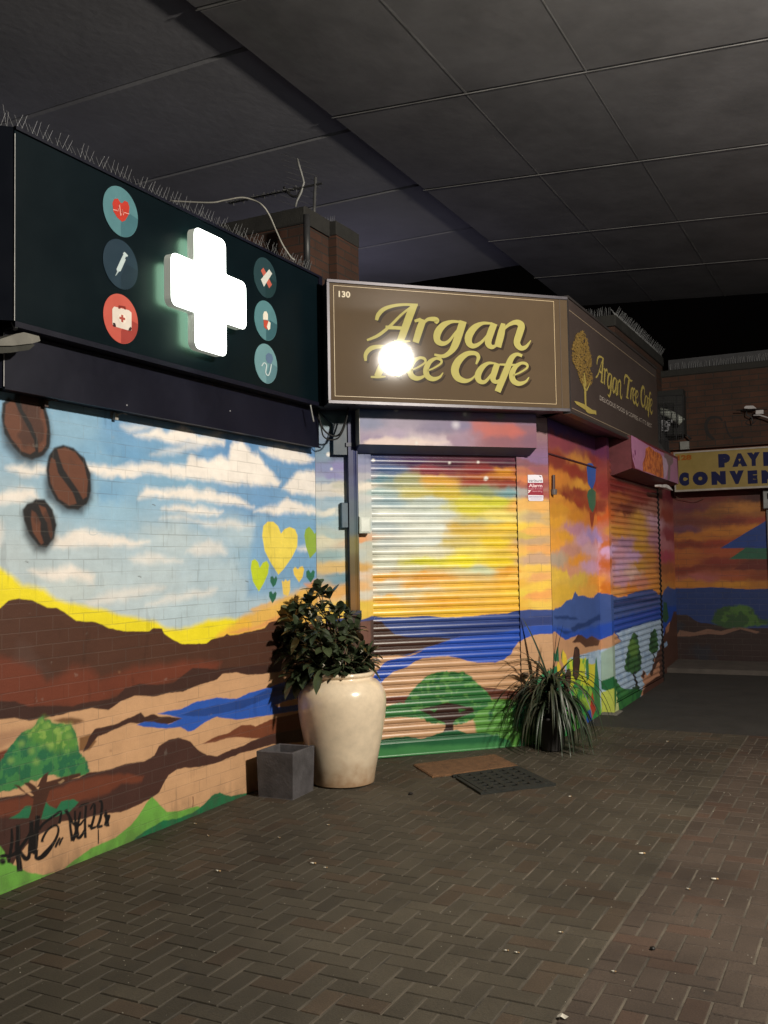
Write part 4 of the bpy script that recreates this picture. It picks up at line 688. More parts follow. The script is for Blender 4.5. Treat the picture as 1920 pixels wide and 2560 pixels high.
m=MB(); m.box(FR,BS0-.004,BS0-.0005,BZ0-.002,2.90,.03,.172); m.box(FR,BS0-.006,BS0-.0042,2.70,2.73,.09,.095); m.build('end_plate',mat('end_plate_grey',(.27,.27,.25),.5,.2,namt=.4),sh)
# lock, hasp
s,z=FR.fp('5',(1180,1525)); m=MB(); m.box(FR,s-.03,s+.03,z-.018,z+.02,.022,.035,.003); m.tube([FR.pt(s-.02,z,.035),FR.pt(s-.02,z,.055)],.012,12); m.tube([FR.pt(s-.02,z,.05),FR.pt(s+.045,z+.004,.05)],.004,8); m.build('lock',mat('rusted_lock',(.13,.09,.06),.5,.5),sh)
s,z=FR.fp('5',(715,2025)); MB().box(FR,s-.012,s+.012,z-.02,z+.02,-.012,.001,.002).build('hasp',mat('hasp_green',(.16,.32,.22),.5),sh)
# side shutter
ssh=empty('roller_shutter',(-2.4,10.8,.1),'closed side shutter with painted cypress trees on pale blue, beyond the column','shutter','painted roller shutters')
painted('curtain',SD,rng_(9.632,11.94,.008),slat_rows(.17,2.60),lambda S,Z:paint_side(S,Z,SD,.115),M_shut,ssh,dfun=lambda S,Z:slat(S,Z)+.10)
painted('bottom_bar',SD,rng_(9.632,11.94,.01),np.concatenate([[.075],rng_(.08,.17,.01)]),lambda S,Z:paint_side(S,Z,SD,.115),M_plain,ssh,dfun=lambda S,Z:S*0+.115)
m=MB(); m.box(SD,11.941,11.97,.08,2.6,.0,.118); 
for k in range(36): m.box(SD,11.9705,11.974,.2+k*PITCH_,.2+k*PITCH_+.03,.085,.125)
m.build('guide_rail',M_black,ssh)
SBX=Frame((-2.2,0,0),(0,1,0),(1,0,0))
sA=9.72; sB=12.2
painted('housing_front',SBX,rng_(sA,sB,.01),rng_(2.50,2.83,.006),paint_sbox,M_side,ssh)
M_mar=mat('maroon_paint',(.10,.020,.026),.55,namt=.3)
m=MB(); m.box(SBX,sA,sB,2.50,2.83,-.31,-.003); m.add([SD.pt(s,z,d) for s in (sA,sB) for z,d in ((2.4995,.317),(2.44,.13),(2.44,.0),(2.4995,0))],[(0,1,2,3),(7,6,5,4),(0,4,5,1),(1,5,6,2)]); m.build('housing_body',M_mar,ssh)
m=MB(); s,z=SBX.fp('T',(1060,1140)); m.poly(SBX,[SBX.fp('T',q,-.02) for q in [(895,1095),(935,1085),(960,1120),(990,1090),(1040,1085),(1100,1110),(1150,1170),(1185,1215),(1120,1190),(1040,1150),(940,1145),(900,1130)]],-.02,.05); m.build('torn_insulation',mat('white_foam',(.62,.58,.58),.9,bump=.6),ssh)
# ------------------------------------------------------------------ downpipe and electrical boxes at the corner
e=empty('drain_pipe',FR.pt(-.2,0,.05),'dark blue square downpipe between the mural wall and the cafe shutter','pipe')
painted('pipe_front',FR,rng_(-.243,-.168,.006),rng_(.03,2.85,.006),paint_pipe,M_plain,e,dfun=lambda S,Z:S*0+.062+.004*np.where(abs(S+.19)<.005,-1.2,0))
MB().box(FR,-.243,-.168,.03,2.85,.0,.056).build('pipe_body',mat('pipe_navy',(.02,.028,.07),.5),e)
m=MB(); s,z=FR.fp('P',(940,1900)); m.box(FR,-.30,-.245,1.88,2.08,.0,.045,.004); m.build('junction_box',mat('box_blue',(.05,.085,.12),.5,namt=.4),e)
M_clip=mat('pipe_navy2',(.012,.018,.05),.5)
for z_ in (2.54,1.21): MB().box(FR,-.262,-.155,z_-.015,z_+.015,.0,.066).build('clip',M_clip,e)
m=MB(); m.add([FR.pt(s,z,d) for d in (0,.05) for s,z in ((-.46,2.80),(-.30,2.88),(-.25,2.88),(-.25,2.46),(-.36,2.46),(-.36,2.70))],[(0,1,2,3,4,5)[::-1],(6,7,8,9,10,11),(0,1,7,6),(5,0,6,11),(4,5,11,10),(3,4,10,9)]); m.build('offset_bend',mat('bend_blue',(.010,.030,.055),.5,namt=.4),e)
kb=empty('key_switch_box',FR.pt(-.10,1.9,.03),'small white painted switch box on the left shutter rail','switch box')
a=FR.fp('P',(1080,1835),.05); c=FR.fp('P',(1240,2065),.05); MB().box(FR,a[0],c[0],c[1],a[1],.023,.085,.006).build('box_body',mat('box_offwhite',(.56,.60,.55),.5,namt=.12),kb)
MB().box(FR,a[0]+.012,c[0]-.012,c[1]+.012,a[1]-.012,.0855,.089,.002).build('cover',mat('box_cover',(.62,.65,.60),.45),kb)
# alarm plate
ap=empty('alarm_sign',fpt(FR,'S',(640,1000),.003),'small red and white alarm notice on the brick pier right of the shutter','sign')
Sf=lambda q:FR.fp('S',q,.003)
MB().poly(FR,[Sf(q) for q in [(315,450),(900,465),(950,600),(965,1280),(970,1530),(350,1530),(330,1290)]],.003,.002).build('plate',VM((150,28,52)),ap)
MB().poly(FR,[Sf(q) for q in [(320,450),(620,445),(900,465),(945,600),(950,780),(325,778)]],.0042).build('top_label',VM((236,232,244)),ap)
MB().poly(FR,[Sf(q) for q in [(335,1285),(965,1300),(970,1500),(930,1535),(380,1530),(348,1490)]],.0042).build('bottom_label',VM((232,224,240)),ap)
def ptext(t,fr,z,bl,br,top,d,mt,parent,bold=0,shear=0,name='lettering'):
    a=fr.fp(z,bl,d); b_=fr.fp(z,br,d); h=fr.fp(z,top,d)[1]-a[1]; return text(t,fr,a[0],a[1],d,h,mt,parent,name,width=b_[0]-a[0],bold=bold,shear=shear)
ptext('verisure',FR,'S',(360,745),(915,745),(360,625),.0050,VM((60,56,66)),ap)
ptext('Alarm',FR,'S',(365,965),(925,965),(365,815),.0046,VM((248,214,220)),ap,bold=.02)
ptext('images & audio',FR,'S',(345,1065),(925,1065),(345,995),.0046,VM((236,170,184)),ap); ptext('recording',FR,'S',(500,1175),(925,1175),(500,1090),.0046,VM((236,170,184)),ap)
MB().poly(FR,[Sf(q) for q in [(335,1078),(460,1090),(400,1160),(350,1210),(325,1205),(350,1140)]],.0048).build('camera_symbol',VM((246,220,224)),ap)
MB().poly(FR,[Sf(q) for q in [(790,480),(875,520),(870,560),(780,500)]],.0050).build('corner_mark',VM((60,50,60)),ap)
m=MB()
for y,x0,x1,w in ((1365,375,915,34),(1450,440,860,16)):
    x=x0
    while x<x1: m.poly(FR,[Sf((x,y-w/2)),Sf((x+26,y-w/2)),Sf((x+26,y+w/2)),Sf((x,y+w/2))],.0050); x+=38
m.build('small_print',VM((120,108,140)),ap)
# lamp stub / hook on the corner
hk=empty('hook_bar',fpt(SD,'S',(1395,800),.02),'dark narrow metal bar with a round end, right of the alarm notice','fitting')
pa=fpt(SD,'S',(1395,460),.02); pb=fpt(SD,'S',(1395,1080),.02); MB().tube([pa,pb],.014,8).build('bar',mat('maroon_metal',(.05,.02,.018),.5),hk)
MB().tube([(pb[0],pb[1],pb[2]-.04),(pb[0],pb[1],pb[2]+.005)],[.026,.03],12).build('knob',mat('grey_knob',(.10,.08,.08),.5),hk)
# ================================================================== cafe signs
DS=.40; BSs,BSe=FR.fp('N',(818,850),DS)[0],FR.fp('N',(1421,885),DS)[0]; SZ0,SZ1=2.812,3.752
cs1=empty('cafe_sign',FR.pt((BSs+BSe)/2,SZ0,DS),'brown Argan Tree Cafe sign numbered 130 above the front shutter, reflecting a lamp','sign','cafe signs')
def sign_panel_mat(name,c,rough):
    m=mat(name,c,rough,nscale=3,namt=.12,spec=.5,coat=.0); return m
M_brown=mat('brown_sign_gloss',(.082,.056,.034),.5,nscale=2.2,namt=.10,spec=.03,coat=.6,cr=.05); M_brown2=mat('brown_sign_side',(.048,.036,.033),.34,nscale=2.2,namt=.12,spec=.4)  # side panel is a darker brown, lowered also for the weak light it gets
MB().box(FR,BSs+.02,BSe-.001,SZ0+.02,SZ1-.02,DS-.02,DS).build('face_panel',M_brown,cs1)
m=MB(); m.box(FR,BSs,BSe,SZ1-.0195,SZ1+.006,DS-.05,DS+.012,.002); m.box(FR,BSs,BSe,SZ0-.006,SZ0+.0195,DS-.05,DS+.012,.002); m.box(FR,BSs,BSs+.0195,SZ0+.02,SZ1-.02,DS-.05,DS+.012); m.build('frame',mat('frame_bronze',(.05,.045,.055),.35,.4,namt=.3),cs1)
MB().box(FR,BSs+.01,BSe-.02,SZ0,SZ1,-.08,DS-.021).build('sign_box',mat('sign_box_dark',(.022,.018,.03),.5),cs1)
bx1=FR.fp('4',(1580,590),DS)[0]; bx0=FR.fp('4',(232,520),DS)[0]; bz1=FR.fp('4',(225,178),DS)[1]; bz0=FR.fp('4',(240,855),DS)[1]
M_cream=VM((214,190,150)); m=MB(); w=.0032
for q in ((bx0,bx1,bz1-w,bz1),(bx0,bx1,bz0,bz0+w),(bx0,bx0+w,bz0+w,bz1-w),(bx1-w,bx1,bz0+w,bz1-w)): m.box(FR,*q,DS+.0005,DS+.002)
m.build('border_line',M_cream,cs1)
jx=FR.fp('4',(1615,600),DS)[0]; MB().box(FR,jx-.002,jx+.002,SZ0+.02,SZ1-.02,DS+.0005,DS+.003).build('panel_joint',mat('joint_dark',(.05,.03,.02),.6),cs1)
# lettering drawn as pen strokes (x,y,width) on the traced sheet
G_A=[[(490,392,22),(502,358,30),(535,325,28),(590,305,22),(660,297,18),(742,299,16)],[(722,298,44),(700,345,54),(672,420,54),(650,480,52),(634,520,50)],[(700,312,14),(640,360,16),(570,430,20),(500,485,22),(432,514,14)],[(545,436,26),(600,438,24),(668,442,22)],[(596,520,14),(650,522,20),(696,520,10)]]
G_r=[[(722,398,18),(760,388,26)],[(775,388,46),(752,450,50),(728,528,46)],[(758,440,14),(795,392,22),(835,385,32),(858,394,34),(850,412,20)]]
G_g=[[(1000,402,14),(945,402,24),(895,425,44),(862,470,52),(860,515,44),(890,535,34),(930,520,22),(980,455,12)],[(1018,398,52),(995,470,54),(968,545,52),(938,588,36),(895,612,26),(842,602,14)]]
G_a=[[(1190,412,14),(1135,412,24),(1085,440,46),(1052,490,54),(1055,535,44),(1085,550,32),(1130,525,20),(1175,470,12)],[(1208,412,46),(1185,470,50),(1170,530,46),(1195,556,30),(1240,532,8)]]
G_n=[[(1262,412,30),(1250,470,50),(1228,556,50)],[(1248,470,12),(1290,425,22),(1340,405,36),(1372,425,48),(1360,475,50),(1345,530,46),(1368,562,36),(1400,555,24),(1430,516,6)]]
G_T=[[(424,640,16),(425,600,28),(455,565,32),(510,553,26),(580,562,26),(640,572,22),(700,560,10)],[(590,570,50),(555,620,52),(520,680,52),(495,735,46)],[(455,738,12),(500,738,18),(545,736,10)]]
G_r2=[[(655,632,40),(632,680,42),(612,735,40)],[(640,672,12),(668,638,20),(700,628,28),(718,640,20)]]
G_e=[[(700,698,10),(745,678,12),(786,650,14),(782,628,20),(752,622,20),(715,645,32),(694,688,40),(702,728,40),(735,747,32),(775,736,18),(798,708,6)]]
G_C=[[(1098,660,12),(1112,618,26),(1092,594,28),(1040,598,36),(990,640,52),(968,695,56),(985,742,48),(1030,762,32),(1070,750,16),(1104,715,6)]]
G_a2=[[(1212,655,12),(1170,655,22),(1130,685,40),(1108,730,46),(1120,764,34),(1155,765,24),(1200,710,12)],[(1228,655,40),(1212,700,44),(1200,750,38),(1222,768,26),(1256,744,6)]]
G_f=[[(1378,610,20),(1345,600,24),(1312,625,40),(1285,690,46),(1262,745,46),(1228,828,44)],[(1240,662,12),(1290,664,16),(1345,664,10)]]
sh_=lambda g,dx,dy=0:[[(x+dx,y+dy,w) for x,y,w in s_] for s_ in g]
thin=lambda g:[[(x,y,w*.84+1) for x,y,w in s_] for s_ in g]
ARG=thin(G_A+G_r+G_g+G_a+G_n); TREE=thin(G_T+G_r2+G_e+sh_(G_e,98,4)); CAFE=thin(G_C+G_a2+G_f+sh_(G_e,622,32))
M_gold=mat('lettering_gold',lin((162,154,92)),.5,namt=.06,spec=.04,coat=.6,cr=.05); M_ls=mat('letter_shadow',(.032,.021,.014),.4,spec=.03,coat=.6,cr=.05)
m=MB(); strokes(m,sh_(ARG+TREE+CAFE,15,14),lambda p:FR.fp('4',p,DS),FR,DS+.0012,.00002); m.build('lettering_shadow',M_ls,cs1)
for nm,g in (('Argan',ARG),('Tree',TREE),('Cafe',CAFE)):
    m=MB(); strokes(m,g,lambda p:FR.fp('4',p,DS),FR,DS+.003,.00025); tag(m.build('lettering',M_gold,cs1),'gold script word '+nm)
# house number 130 (serif figures as strokes)
N130=[[(262,222,6),(274,214,8)],[(276,214,11),(276,248,11)],[(264,250,4),(288,250,4)],[(292,220,5),(300,212,6),(310,218,8),(302,229,7)],[(300,230,6),(311,238,9),(305,250,8),(292,246,5)],[(324,213,6),(317,222,9),(317,242,9),(324,252,6),(330,242,9),(330,222,9),(324,213,6)]]
ptext('130',FR,'4',(260,250),(331,254),(260,212),DS+.003,VM((206,190,160)),cs1,bold=.03,name='number')
# side sign
cx=FR.pt(BSe,0,DS); SG=Frame((cx[0]+.002,0,0),(0,1,0),(1,0,0)); gs0=cx[1]; gs1=SG.fp('6',(865,900))[0]
cs2=empty('cafe_sign',(SG.o[0],gs0+1.5,SZ0),'dark brown side cafe sign with gold tree emblem and small slogan','sign','cafe signs')
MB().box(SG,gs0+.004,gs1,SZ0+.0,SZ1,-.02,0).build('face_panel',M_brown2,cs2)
m=MB(); m.box(SG,gs0,gs1,SZ1+.0005,SZ1+.02,-.06,.01); m.box(SG,gs0,gs1,SZ0-.02,SZ0-.0005,-.06,.01); m.box(SG,gs0-.001,gs0+.0035,SZ0,SZ1,-.02,.008); m.build('frame',mat('frame_brown',(.03,.026,.026),.4),cs2)
MB().box(SG,gs0+.05,gs1,SZ0,SZ1,-.28,-.021).build('sign_box',mat('sign_box_dark2',(.02,.018,.024),.5),cs2)
m=MB(); sb0=gs0+.05; sb1=SG.fp('6',(850,800))[0]
za=SG.fp('6',(480,460))[1]; zb=SG.fp('6',(480,1080))[1]; za=min(za,SZ1-.02); zb=max(zb,SZ0+.02)
m.box(SG,sb0,sb1,za-.006,za,.0005,.002); m.box(SG,sb0,sb1,zb,zb+.006,.0005,.002); m.build('border_line',VM((150,132,112)),cs2)
S6=lambda q:SG.fp('6',q,.002)
def remap(g,src,dst,y0,y1,z0,z1):
    def f(p): return (dst[0]+(p[0]-src[0])/(src[1]-src[0])*(dst[1]-dst[0]), z0+(y0-p[1])/(y0-y1)*(z1-z0))
    return f
bz=S6((430,780))[1]*.5+S6((440,762))[1]*.5; A0=S6((425,700))[0]; A1=S6((612,800))[0]; zA0=SG.fp('6',(450,775))[1]; zA1=SG.fp('6',(450,598))[1]
M_gold2=mat('lettering_gold_side',lin((150,134,72)),.45,namt=.06)
for nm,g,src,dst,y0,y1,z0,z1 in (('Argan',ARG,(430,1430),(A0,A1),520,298,zA0,zA1),
    ('Tree',TREE,(420,898),(S6((632,800))[0],S6((732,900))[0]),736,560,zA0,zA0+(zA1-zA0)*.92),('Cafe',CAFE,(950,1420),(S6((748,900))[0],S6((832,950))[0]),770,600,zA0,zA0+(zA1-zA0)*.92)):
    m=MB(); strokes(m,g,remap(g,src,dst,y0,y1,z0,z1),SG,.002,.0003); tag(m.build('lettering',M_gold2,cs2),'gold side word '+nm)
a=SG.fp('6',(455,915)); b_=SG.fp('6',(828,1120)); zt=SG.fp('6',(458,875))[1]; text("DELICIOUS FOOD & COFFEE AT IT'S BEST",SG,a[0],a[1],.002,(zt-a[1])*.82,VM((178,166,158)),cs2,width=b_[0]-a[0],bold=.004)
# tree emblem: crown of small gold leaves, trunk and ground line
m=MB(); R=random.Random(3); oc=[(255,560),(270,480),(300,430),(330,418),(355,450),(372,520),(385,580),(398,640),(392,700),(404,760),(392,822),(372,805),(350,830),(320,790),(295,700),(265,650)]
def inside(p,P):
    c=False
    for i in range(len(P)):
        (x0,y0),(x1,y1)=P[i],P[(i+1)%len(P)]
        if (y0>p[1])!=(y1>p[1]) and p[0]<(x1-x0)*(p[1]-y0)/(y1-y0)+x0: c=not c
    return c
n=0
while n<1000:
    p=(R.uniform(250,410),R.uniform(415,835))
    if not inside(p,oc): continue
    n+=1; A=R.uniform(0,6.28); l=R.uniform(6,12); w_=l*.42; ca,sa=math.cos(A),math.sin(A)
    q=[(p[0]+l*ca,p[1]+l*sa),(p[0]-w_*sa,p[1]+w_*ca),(p[0]-l*ca,p[1]-l*sa),(p[0]+w_*sa,p[1]-w_*ca)]; m.poly(SG,[S6(k) for k in q],.002+.000004*n)
m.build('emblem_crown',mat('emblem_gold',lin((122,98,52)),.45,namt=.4,nscale=60),cs2)
m=MB(); strokes(m,[[(350,780,18),(350,860,14),(354,960,12),(372,1000,16),(430,1015,4)],[(330,760,6),(346,840,12)],[(385,790,6),(358,850,10)],[(340,720,6),(350,800,12)]],S6,SG,.0048)
m.poly(SG,[S6(q) for q in [(270,922),(300,928),(350,950),(400,985),(428,992),(430,1022),(400,1010),(350,985),(290,948)]],.0046); m.build('emblem_trunk',M_gold2,cs2)
# ================================================================== brickwork, spikes and aerial behind the signs
W=Frame((0,6.8,0),(1,0,0),(0,-1,0))
e=empty('brick_parapet',(-4.7,6.8,3.6),'brick parapet with dark coping rising behind the right end of the green fascia','parapet','brick upstands above the shops')
m=MB(); m.box(W,-6.6,-4.20,3.3,4.44,-.6,0); m.build('brickwork',M_brick,e); MB().box(W,-6.62,-4.18,4.441,4.585,-.62,.02,.01).build('coping',M_cope,e)
W2=Frame((0,7.2,0),(1,0,0),(0,-1,0)); e=empty('brick_parapet',(-4.2,7.2,3.6),'narrow brick upstand just right of the aerial mast','parapet','brick upstands above the shops')
m=MB(); m.box(W2,-4.45,-4.12,3.4,4.45,-.4,0); m.build('brickwork',M_brick,e); MB().box(W2,-4.46,-4.115,4.451,4.575,-.41,.01,.004).build('coping',M_cope,e)
spikes('bird_spikes',W2,-4.44,-4.13,4.576,-.02,.05,'tiny bird spikes on the narrow brick upstand right of the aerial','bird deterrent strips',.02,.0012,lean=.02)
PW=Frame((-2.6,0,0),(0,1,0),(1,0,0)); e=empty('brick_parapet',(-2.6,12,3.7),'brick parapet running behind the dark side cafe sign','parapet','brick upstands above the shops')
MB().box(PW,10.84,13.5,3.3,4.22,-.7,0).build('brickwork',M_brick,e); MB().box(PW,10.80,13.5,4.221,4.345,-.72,.02,.01).build('coping',M_cope,e)
spikes('bird_spikes',PW,10.85,13.45,4.346,0.0,.10,'bird spikes along the parapet behind the side cafe sign','bird deterrent strips',.03,.0014,lean=.05)
spikes('bird_spikes',Frame((0,10.82,0),(1,0,0),(0,-1,0)),-3.28,-2.62,4.346,-.02,.10,'pale bird spikes on the near end of the parapet behind the side sign','bird deterrent strips',.02,.0016,lean=.05)
MB().tube
# aerial
an=empty('tv_aerial',(-4.33,7.2,4.2),'old rooftop television aerial on a pole behind the fascia','aerial')
M_al=mat('dull_aluminium',(.12,.12,.12),.55,.4,namt=.5); M_pl=mat('aerial_black',(.02,.02,.02),.6)
q=lambda a,b_,y=7.12:(lambda r_:tuple(CAM+r_*(y/r_[1])))(ray(*px('A',(a,b_))))
MB().tube([q(1160,1290),q(1198,345)],.013,10).build('mast',M_al,an,True)
B0=np.array(q(300,612)); B1=np.array(q(1265,408)); 
m=MB(); m.tube([tuple(B0),tuple(B1)],.009,6); m.build('boom',M_pl,an)
ax=(B1-B0)/np.linalg.norm(B1-B0); per=np.cross(ax,[0,1,0.25]); per/=np.linalg.norm(per)
m=MB(); m2=MB()
for k in range(13):
    c=B0+(B1-B0)*(.03+k*.057); hvec=np.array([.35,.92,.18]); hvec/=np.linalg.norm(hvec); l=.07
    m.tube([tuple(c-hvec*l+per*.0),tuple(c+hvec*l)],.0028,5,False); MB().box(Frame(tuple(c),(1,0,0),(0,-1,0)),-.011,.011,-.013,.013,-.01,.01).build('insulator',M_pl,an)
    if k%2==0:
        c2=c+ax*.02; m.tube([tuple(c2-per*.03),tuple(c2+per*.03)],.004,5)
m.build('director',M_al,an)
m=MB(); m.tube([q(1010,155),q(1030,230),q(1060,330),q(1078,400),q(1050,500),q(1005,590),q(990,650)],.009,8); m.build('reflector_spine',mat('aerial_grey',(.25,.25,.24),.5),an,True)
m=MB()
for k in range(9):
    t=k/8; c=np.array(q(1010+68*min(t*2,1)-85*max(0,t*2-1),155+t*490)); h=np.array([.9,.25,-.38]); m.tube([tuple(c-h*.17),tuple(c+h*.17)],.0018,4,False)
m.build('reflector_rod',M_al,an)
m=MB(); m.tube(catmull([q(870,450),q(940,530),q(1010,540),q(1060,450)],5),.012,6); m.build('dipole',M_pl,an,True)
tag(MB().tube(catmull([q(-330,590,5.9),q(90,608,6.0),q(250,585,6.05),q(430,555,6.1),q(560,585,6.15),q(650,640,6.15),q(720,740,6.2),(*q(790,900,6.2),)[:3],q(860,1050,6.2),q(940,1170,6.25),q(980,1200,6.3)],6),.0065,6).build('cable',mat('coax_grey',(.30,.29,.26),.6),smooth=True),'loose pale coaxial cable looping over the fascia top near the aerial','cable','cables at the corner')
tag(MB().tube([q(1110,1330,6.6),q(1105,735,6.6)],.028,12).build('vent_pipe',mat('soil_pipe',(.03,.03,.032),.5),smooth=True),'dark vertical pipe standing in front of the brick parapet','pipe')
# ================================================================== far wall
fw=empty('far_wall',(0,13.5,0),'painted brick wall facing us at the end, with sunset, blue hills and a dark tree','wall')
painted('painted_face',FA,rng_(-2.53,-1.02,.008),rng_(.1,3.2,.008),paint_far,M_far,fw)
MB().box(FA,-2.52,3.5,-.1,4.3,-.3,-.005).build('wall_core',M_core,fw)
MB().box(FA,-1.0,3.5,-.05,2.6,-.004,.0).build('shop_front',M_dark,fw)
zq=FA.fp('R',(1200,110),.1)[1]
up=empty('upper_brick_wall',(0,13.5,3.3),'bare orange brick wall above the yellow sign, topped with spikes','wall')
MB().box(FA,-3.4,3.5,3.05,4.05,-.3,.10).build('brickwork',M_brick,up); MB().box(FA,-3.4,3.5,4.051,4.14,-.32,.12,.008).build('coping',M_cope,up)
spikes('bird_spikes',FA,-2.5,.4,4.141,.05,.10,'bird spikes along the top of the far brick wall','bird deterrent strips',.03,.0016,lean=.04)
ys=empty('shop_sign',(-1.9,13.2,2.6),'yellow convenience store sign with bold navy letters on the far wall','sign')
DY=.30; f2=lambda q:FA.fp('Q',q,DY)
L0=f2((268,400))[0]; Zb=f2((268,765))[1]; Zt=f2((268,175))[1]; zR=f2((1659,103))[1]; zRb=f2((1659,712))[1]; Zt=(Zt+zR)/2; Zb=(Zb+zRb)/2
MB().box(FA,L0+.02,-.95,Zb+.025,Zt-.02,DY-.02,DY).build('face_panel',mat('sign_yellow',(.22,.155,.036),.4,namt=.12),ys)
m=MB(); m.box(FA,L0,-.95,Zt-.0195,Zt,DY-.06,DY+.01); m.box(FA,L0,-.95,Zb,Zb+.0245,DY-.06,DY+.012); m.box(FA,L0,L0+.0195,Zb+.025,Zt-.02,DY-.06,DY+.01); m.build('frame',mat('sign_frame_cream',(.30,.27,.24),.5),ys)
MB().box(FA,L0+.03,-.97,Zb+.03,Zt-.03,.1,DY-.021).build('sign_box',M_dark,ys)
M_navy=mat('letter_navy',(.008,.010,.05),.6,namt=.1,spec=.15)
def blk(t,x0,x1,yb0,yt0,yb1,yt1):   # letters one by one between traced edges
    pass
for ch,x0,x1,yb,yt in [('P',920,1110,415,205),('A',1125,1362,405,200),('Y',1345,1555,395,185),('L',1585,1770,392,175),('C',338,500,688,480),('O',540,780,682,470),('N',818,1045,672,465),('V',1085,1315,662,455),('E',1355,1515,655,450),('N',1560,1790,650,445)]:
    a=f2((x0,yb)); b_=f2((x1,yb)); t_=f2((x0,yt)); text(ch,FA,a[0]+.006,a[1]+.004,DY+.002,t_[1]-a[1]-.008,M_navy,ys,width=b_[0]-a[0]-.012,bold=.13)
a=f2((322,305)); b_=f2((528,300)); t_=f2((322,228)); text('128',FA,a[0],a[1],DY+.002,t_[1]-a[1],VM((150,84,22)),ys,'number',width=b_[0]-a[0],bold=.05)
# things at the far right edge
mt_=empty('electric_meter_box',fpt(FA,'Q',(1650,870),.12),'pale box at the right edge under the yellow sign','box')
a=FA.fp('Q',(1590,1015),.14); b_=FA.fp('Q',(1800,735),.14); MB().box(FA,a[0],b_[0],a[1],b_[1],.0,.14,.008).build('housing',mat('meter_grey',(.22,.23,.235),.45),mt_); MB().box(FA,a[0]+.05,a[0]+.16,a[1]+.12,b_[1]-.04,.1405,.143).build('window',M_black,mt_)
tag(MB().box(FA,FA.fp('Q',(1640,1200),.05)[0],-1.0,.12,FA.fp('Q',(1640,1030),.05)[1],.002,.06,.004).build('door_frame',mat('frame_grey',(.16,.16,.155),.5)),'grey upright door frame at the right edge of the far wall','door frame')
tag(MB().tube(catmull([fpt(FA,'Q',p_,.08) for p_ in [(262,690),(268,780),(310,850),(420,880),(580,905),(680,875),(720,850)]],5),.004,6).build('cable',mat('thin_cable',(.12,.07,.05),.5),smooth=True),'thin brown wire sagging below the yellow sign','cable')
fl=empty('flood_light',fpt(FA,'R',(1540,770),.25),'white flood light and bracket on the orange brick wall above the yellow sign','lamp')
g=lambda a,b_,d=.28:FA.fp('R',(a,b_),d)
MB().poly(FA,[g(*p_) for p_ in [(1305,700),(1330,678),(1440,676),(1490,715),(1400,722),(1310,718)]],.28,.1).build('hood',M_white,fl)
MB().poly(FA,[g(*p_) for p_ in [(1480,745),(1590,738),(1592,795),(1475,800)]],.28,.06).build('lamp_body',M_white,fl)
MB().tube([fpt(FA,'R',p_,.25) for p_ in [(1440,820),(1530,815),(1660,855),(1760,900)]],.010,8).build('arm',M_white,fl,True)
MB().tube([fpt(FA,'R',p_,.25) for p_ in [(1190,745),(1320,742),(1650,730)]],.006,6).build('rail',M_black,fl)
MB().tube([fpt(FA,'R',p_,.2) for p_ in [(1340,735),(1345,820),(1420,850),(1440,940)]],.008,6).build('conduit',M_dark,fl,True)
# ring of old wreath-like marking
m=MB(); up_f=lambda q: FA.fp('R',q,.103)
strokes(m,[[(985,900,26),(920,850,34),(800,860,46),(740,960,50),(770,1090,52),(860,1180,40)],[(1020,900,16),(1040,1000,22),(1080,1100,26),(1140,1150,20),(1300,1130,18)],[(1480,900,12),(1400,960,18),(1330,930,14),(1400,860,10)]],up_f,FA,.1025,.0006)
m.build('graffiti_mark',mat('old_spray',(.010,.007,.007),.8),up)
# caged equipment in the corner
cg=empty('equipment_cage',(-2.35,12.7,3.2),'dark wire cage holding a pale duct in the corner beyond the side sign','cage')
g=lambda a,b_,y=12.7:(lambda r_:tuple(CAM+r_*(y/r_[1])))(ray(*px('R',(a,b_))))
m=MB(); 
for P_ in [[(20,540),(400,520),(400,1180),(30,1200),(20,540)],[(30,700),(400,660)],[(110,540),(120,1190)],[(300,530),(300,1180)]]: m.tube([g(*p_) for p_ in P_],.008,5)
m.build('frame',M_dark,cg)
m=MB()
for k in range(14): m.tube([g(20+28*k,540),g(25+28*k,1190)],.0018,4,False)
for k in range(18): m.tube([g(20,550+36*k),g(405,540+36*k)],.0018,4,False)
m.build('mesh',M_dark,cg)
m=MB(); m.tube([g(60,760,12.95),g(200,800,12.95),g(330,880,12.95),g(385,920,12.95)],.055,10); m.build('duct',mat('duct_pale',(.34,.36,.33),.6),cg,True)
m=MB(); Rr=random.Random(9)
for k in range(12): c=g(Rr.uniform(60,230),Rr.uniform(900,1060),12.95); m.box(Frame(c,(1,0,0),(0,-1,0)),-.03,.03,-.012,.02,-.02,.02)
m.build('debris',mat('debris_pale',(.30,.30,.33),.7,namt=.6),cg)
MB().box(Frame(g(230,1000,13.1),(1,0,0),(0,-1,0)),-.26,.16,-.10,.5,-.2,0).build('back_plate',mat('back_plate_black',(.010,.010,.010),.8),cg)
jb=tag(MB().box(Frame(g(420,1265,13.36),(1,0,0),(0,-1,0)),-.06,.06,-.055,.055,-.08,0,.004).build('junction_box',mat('jb_grey',(.20,.20,.19),.6)),'small grey box on the far wall just above the number 128','box')
tag(MB().tube([g(440,540,13.3),g(420,720,13.3),g(420,1080,13.3),g(520,1170,13.3)],.012,8).build('drain_pipe',M_dark,smooth=True),'thin dark pipe down the shaded corner of the far brick wall','pipe')
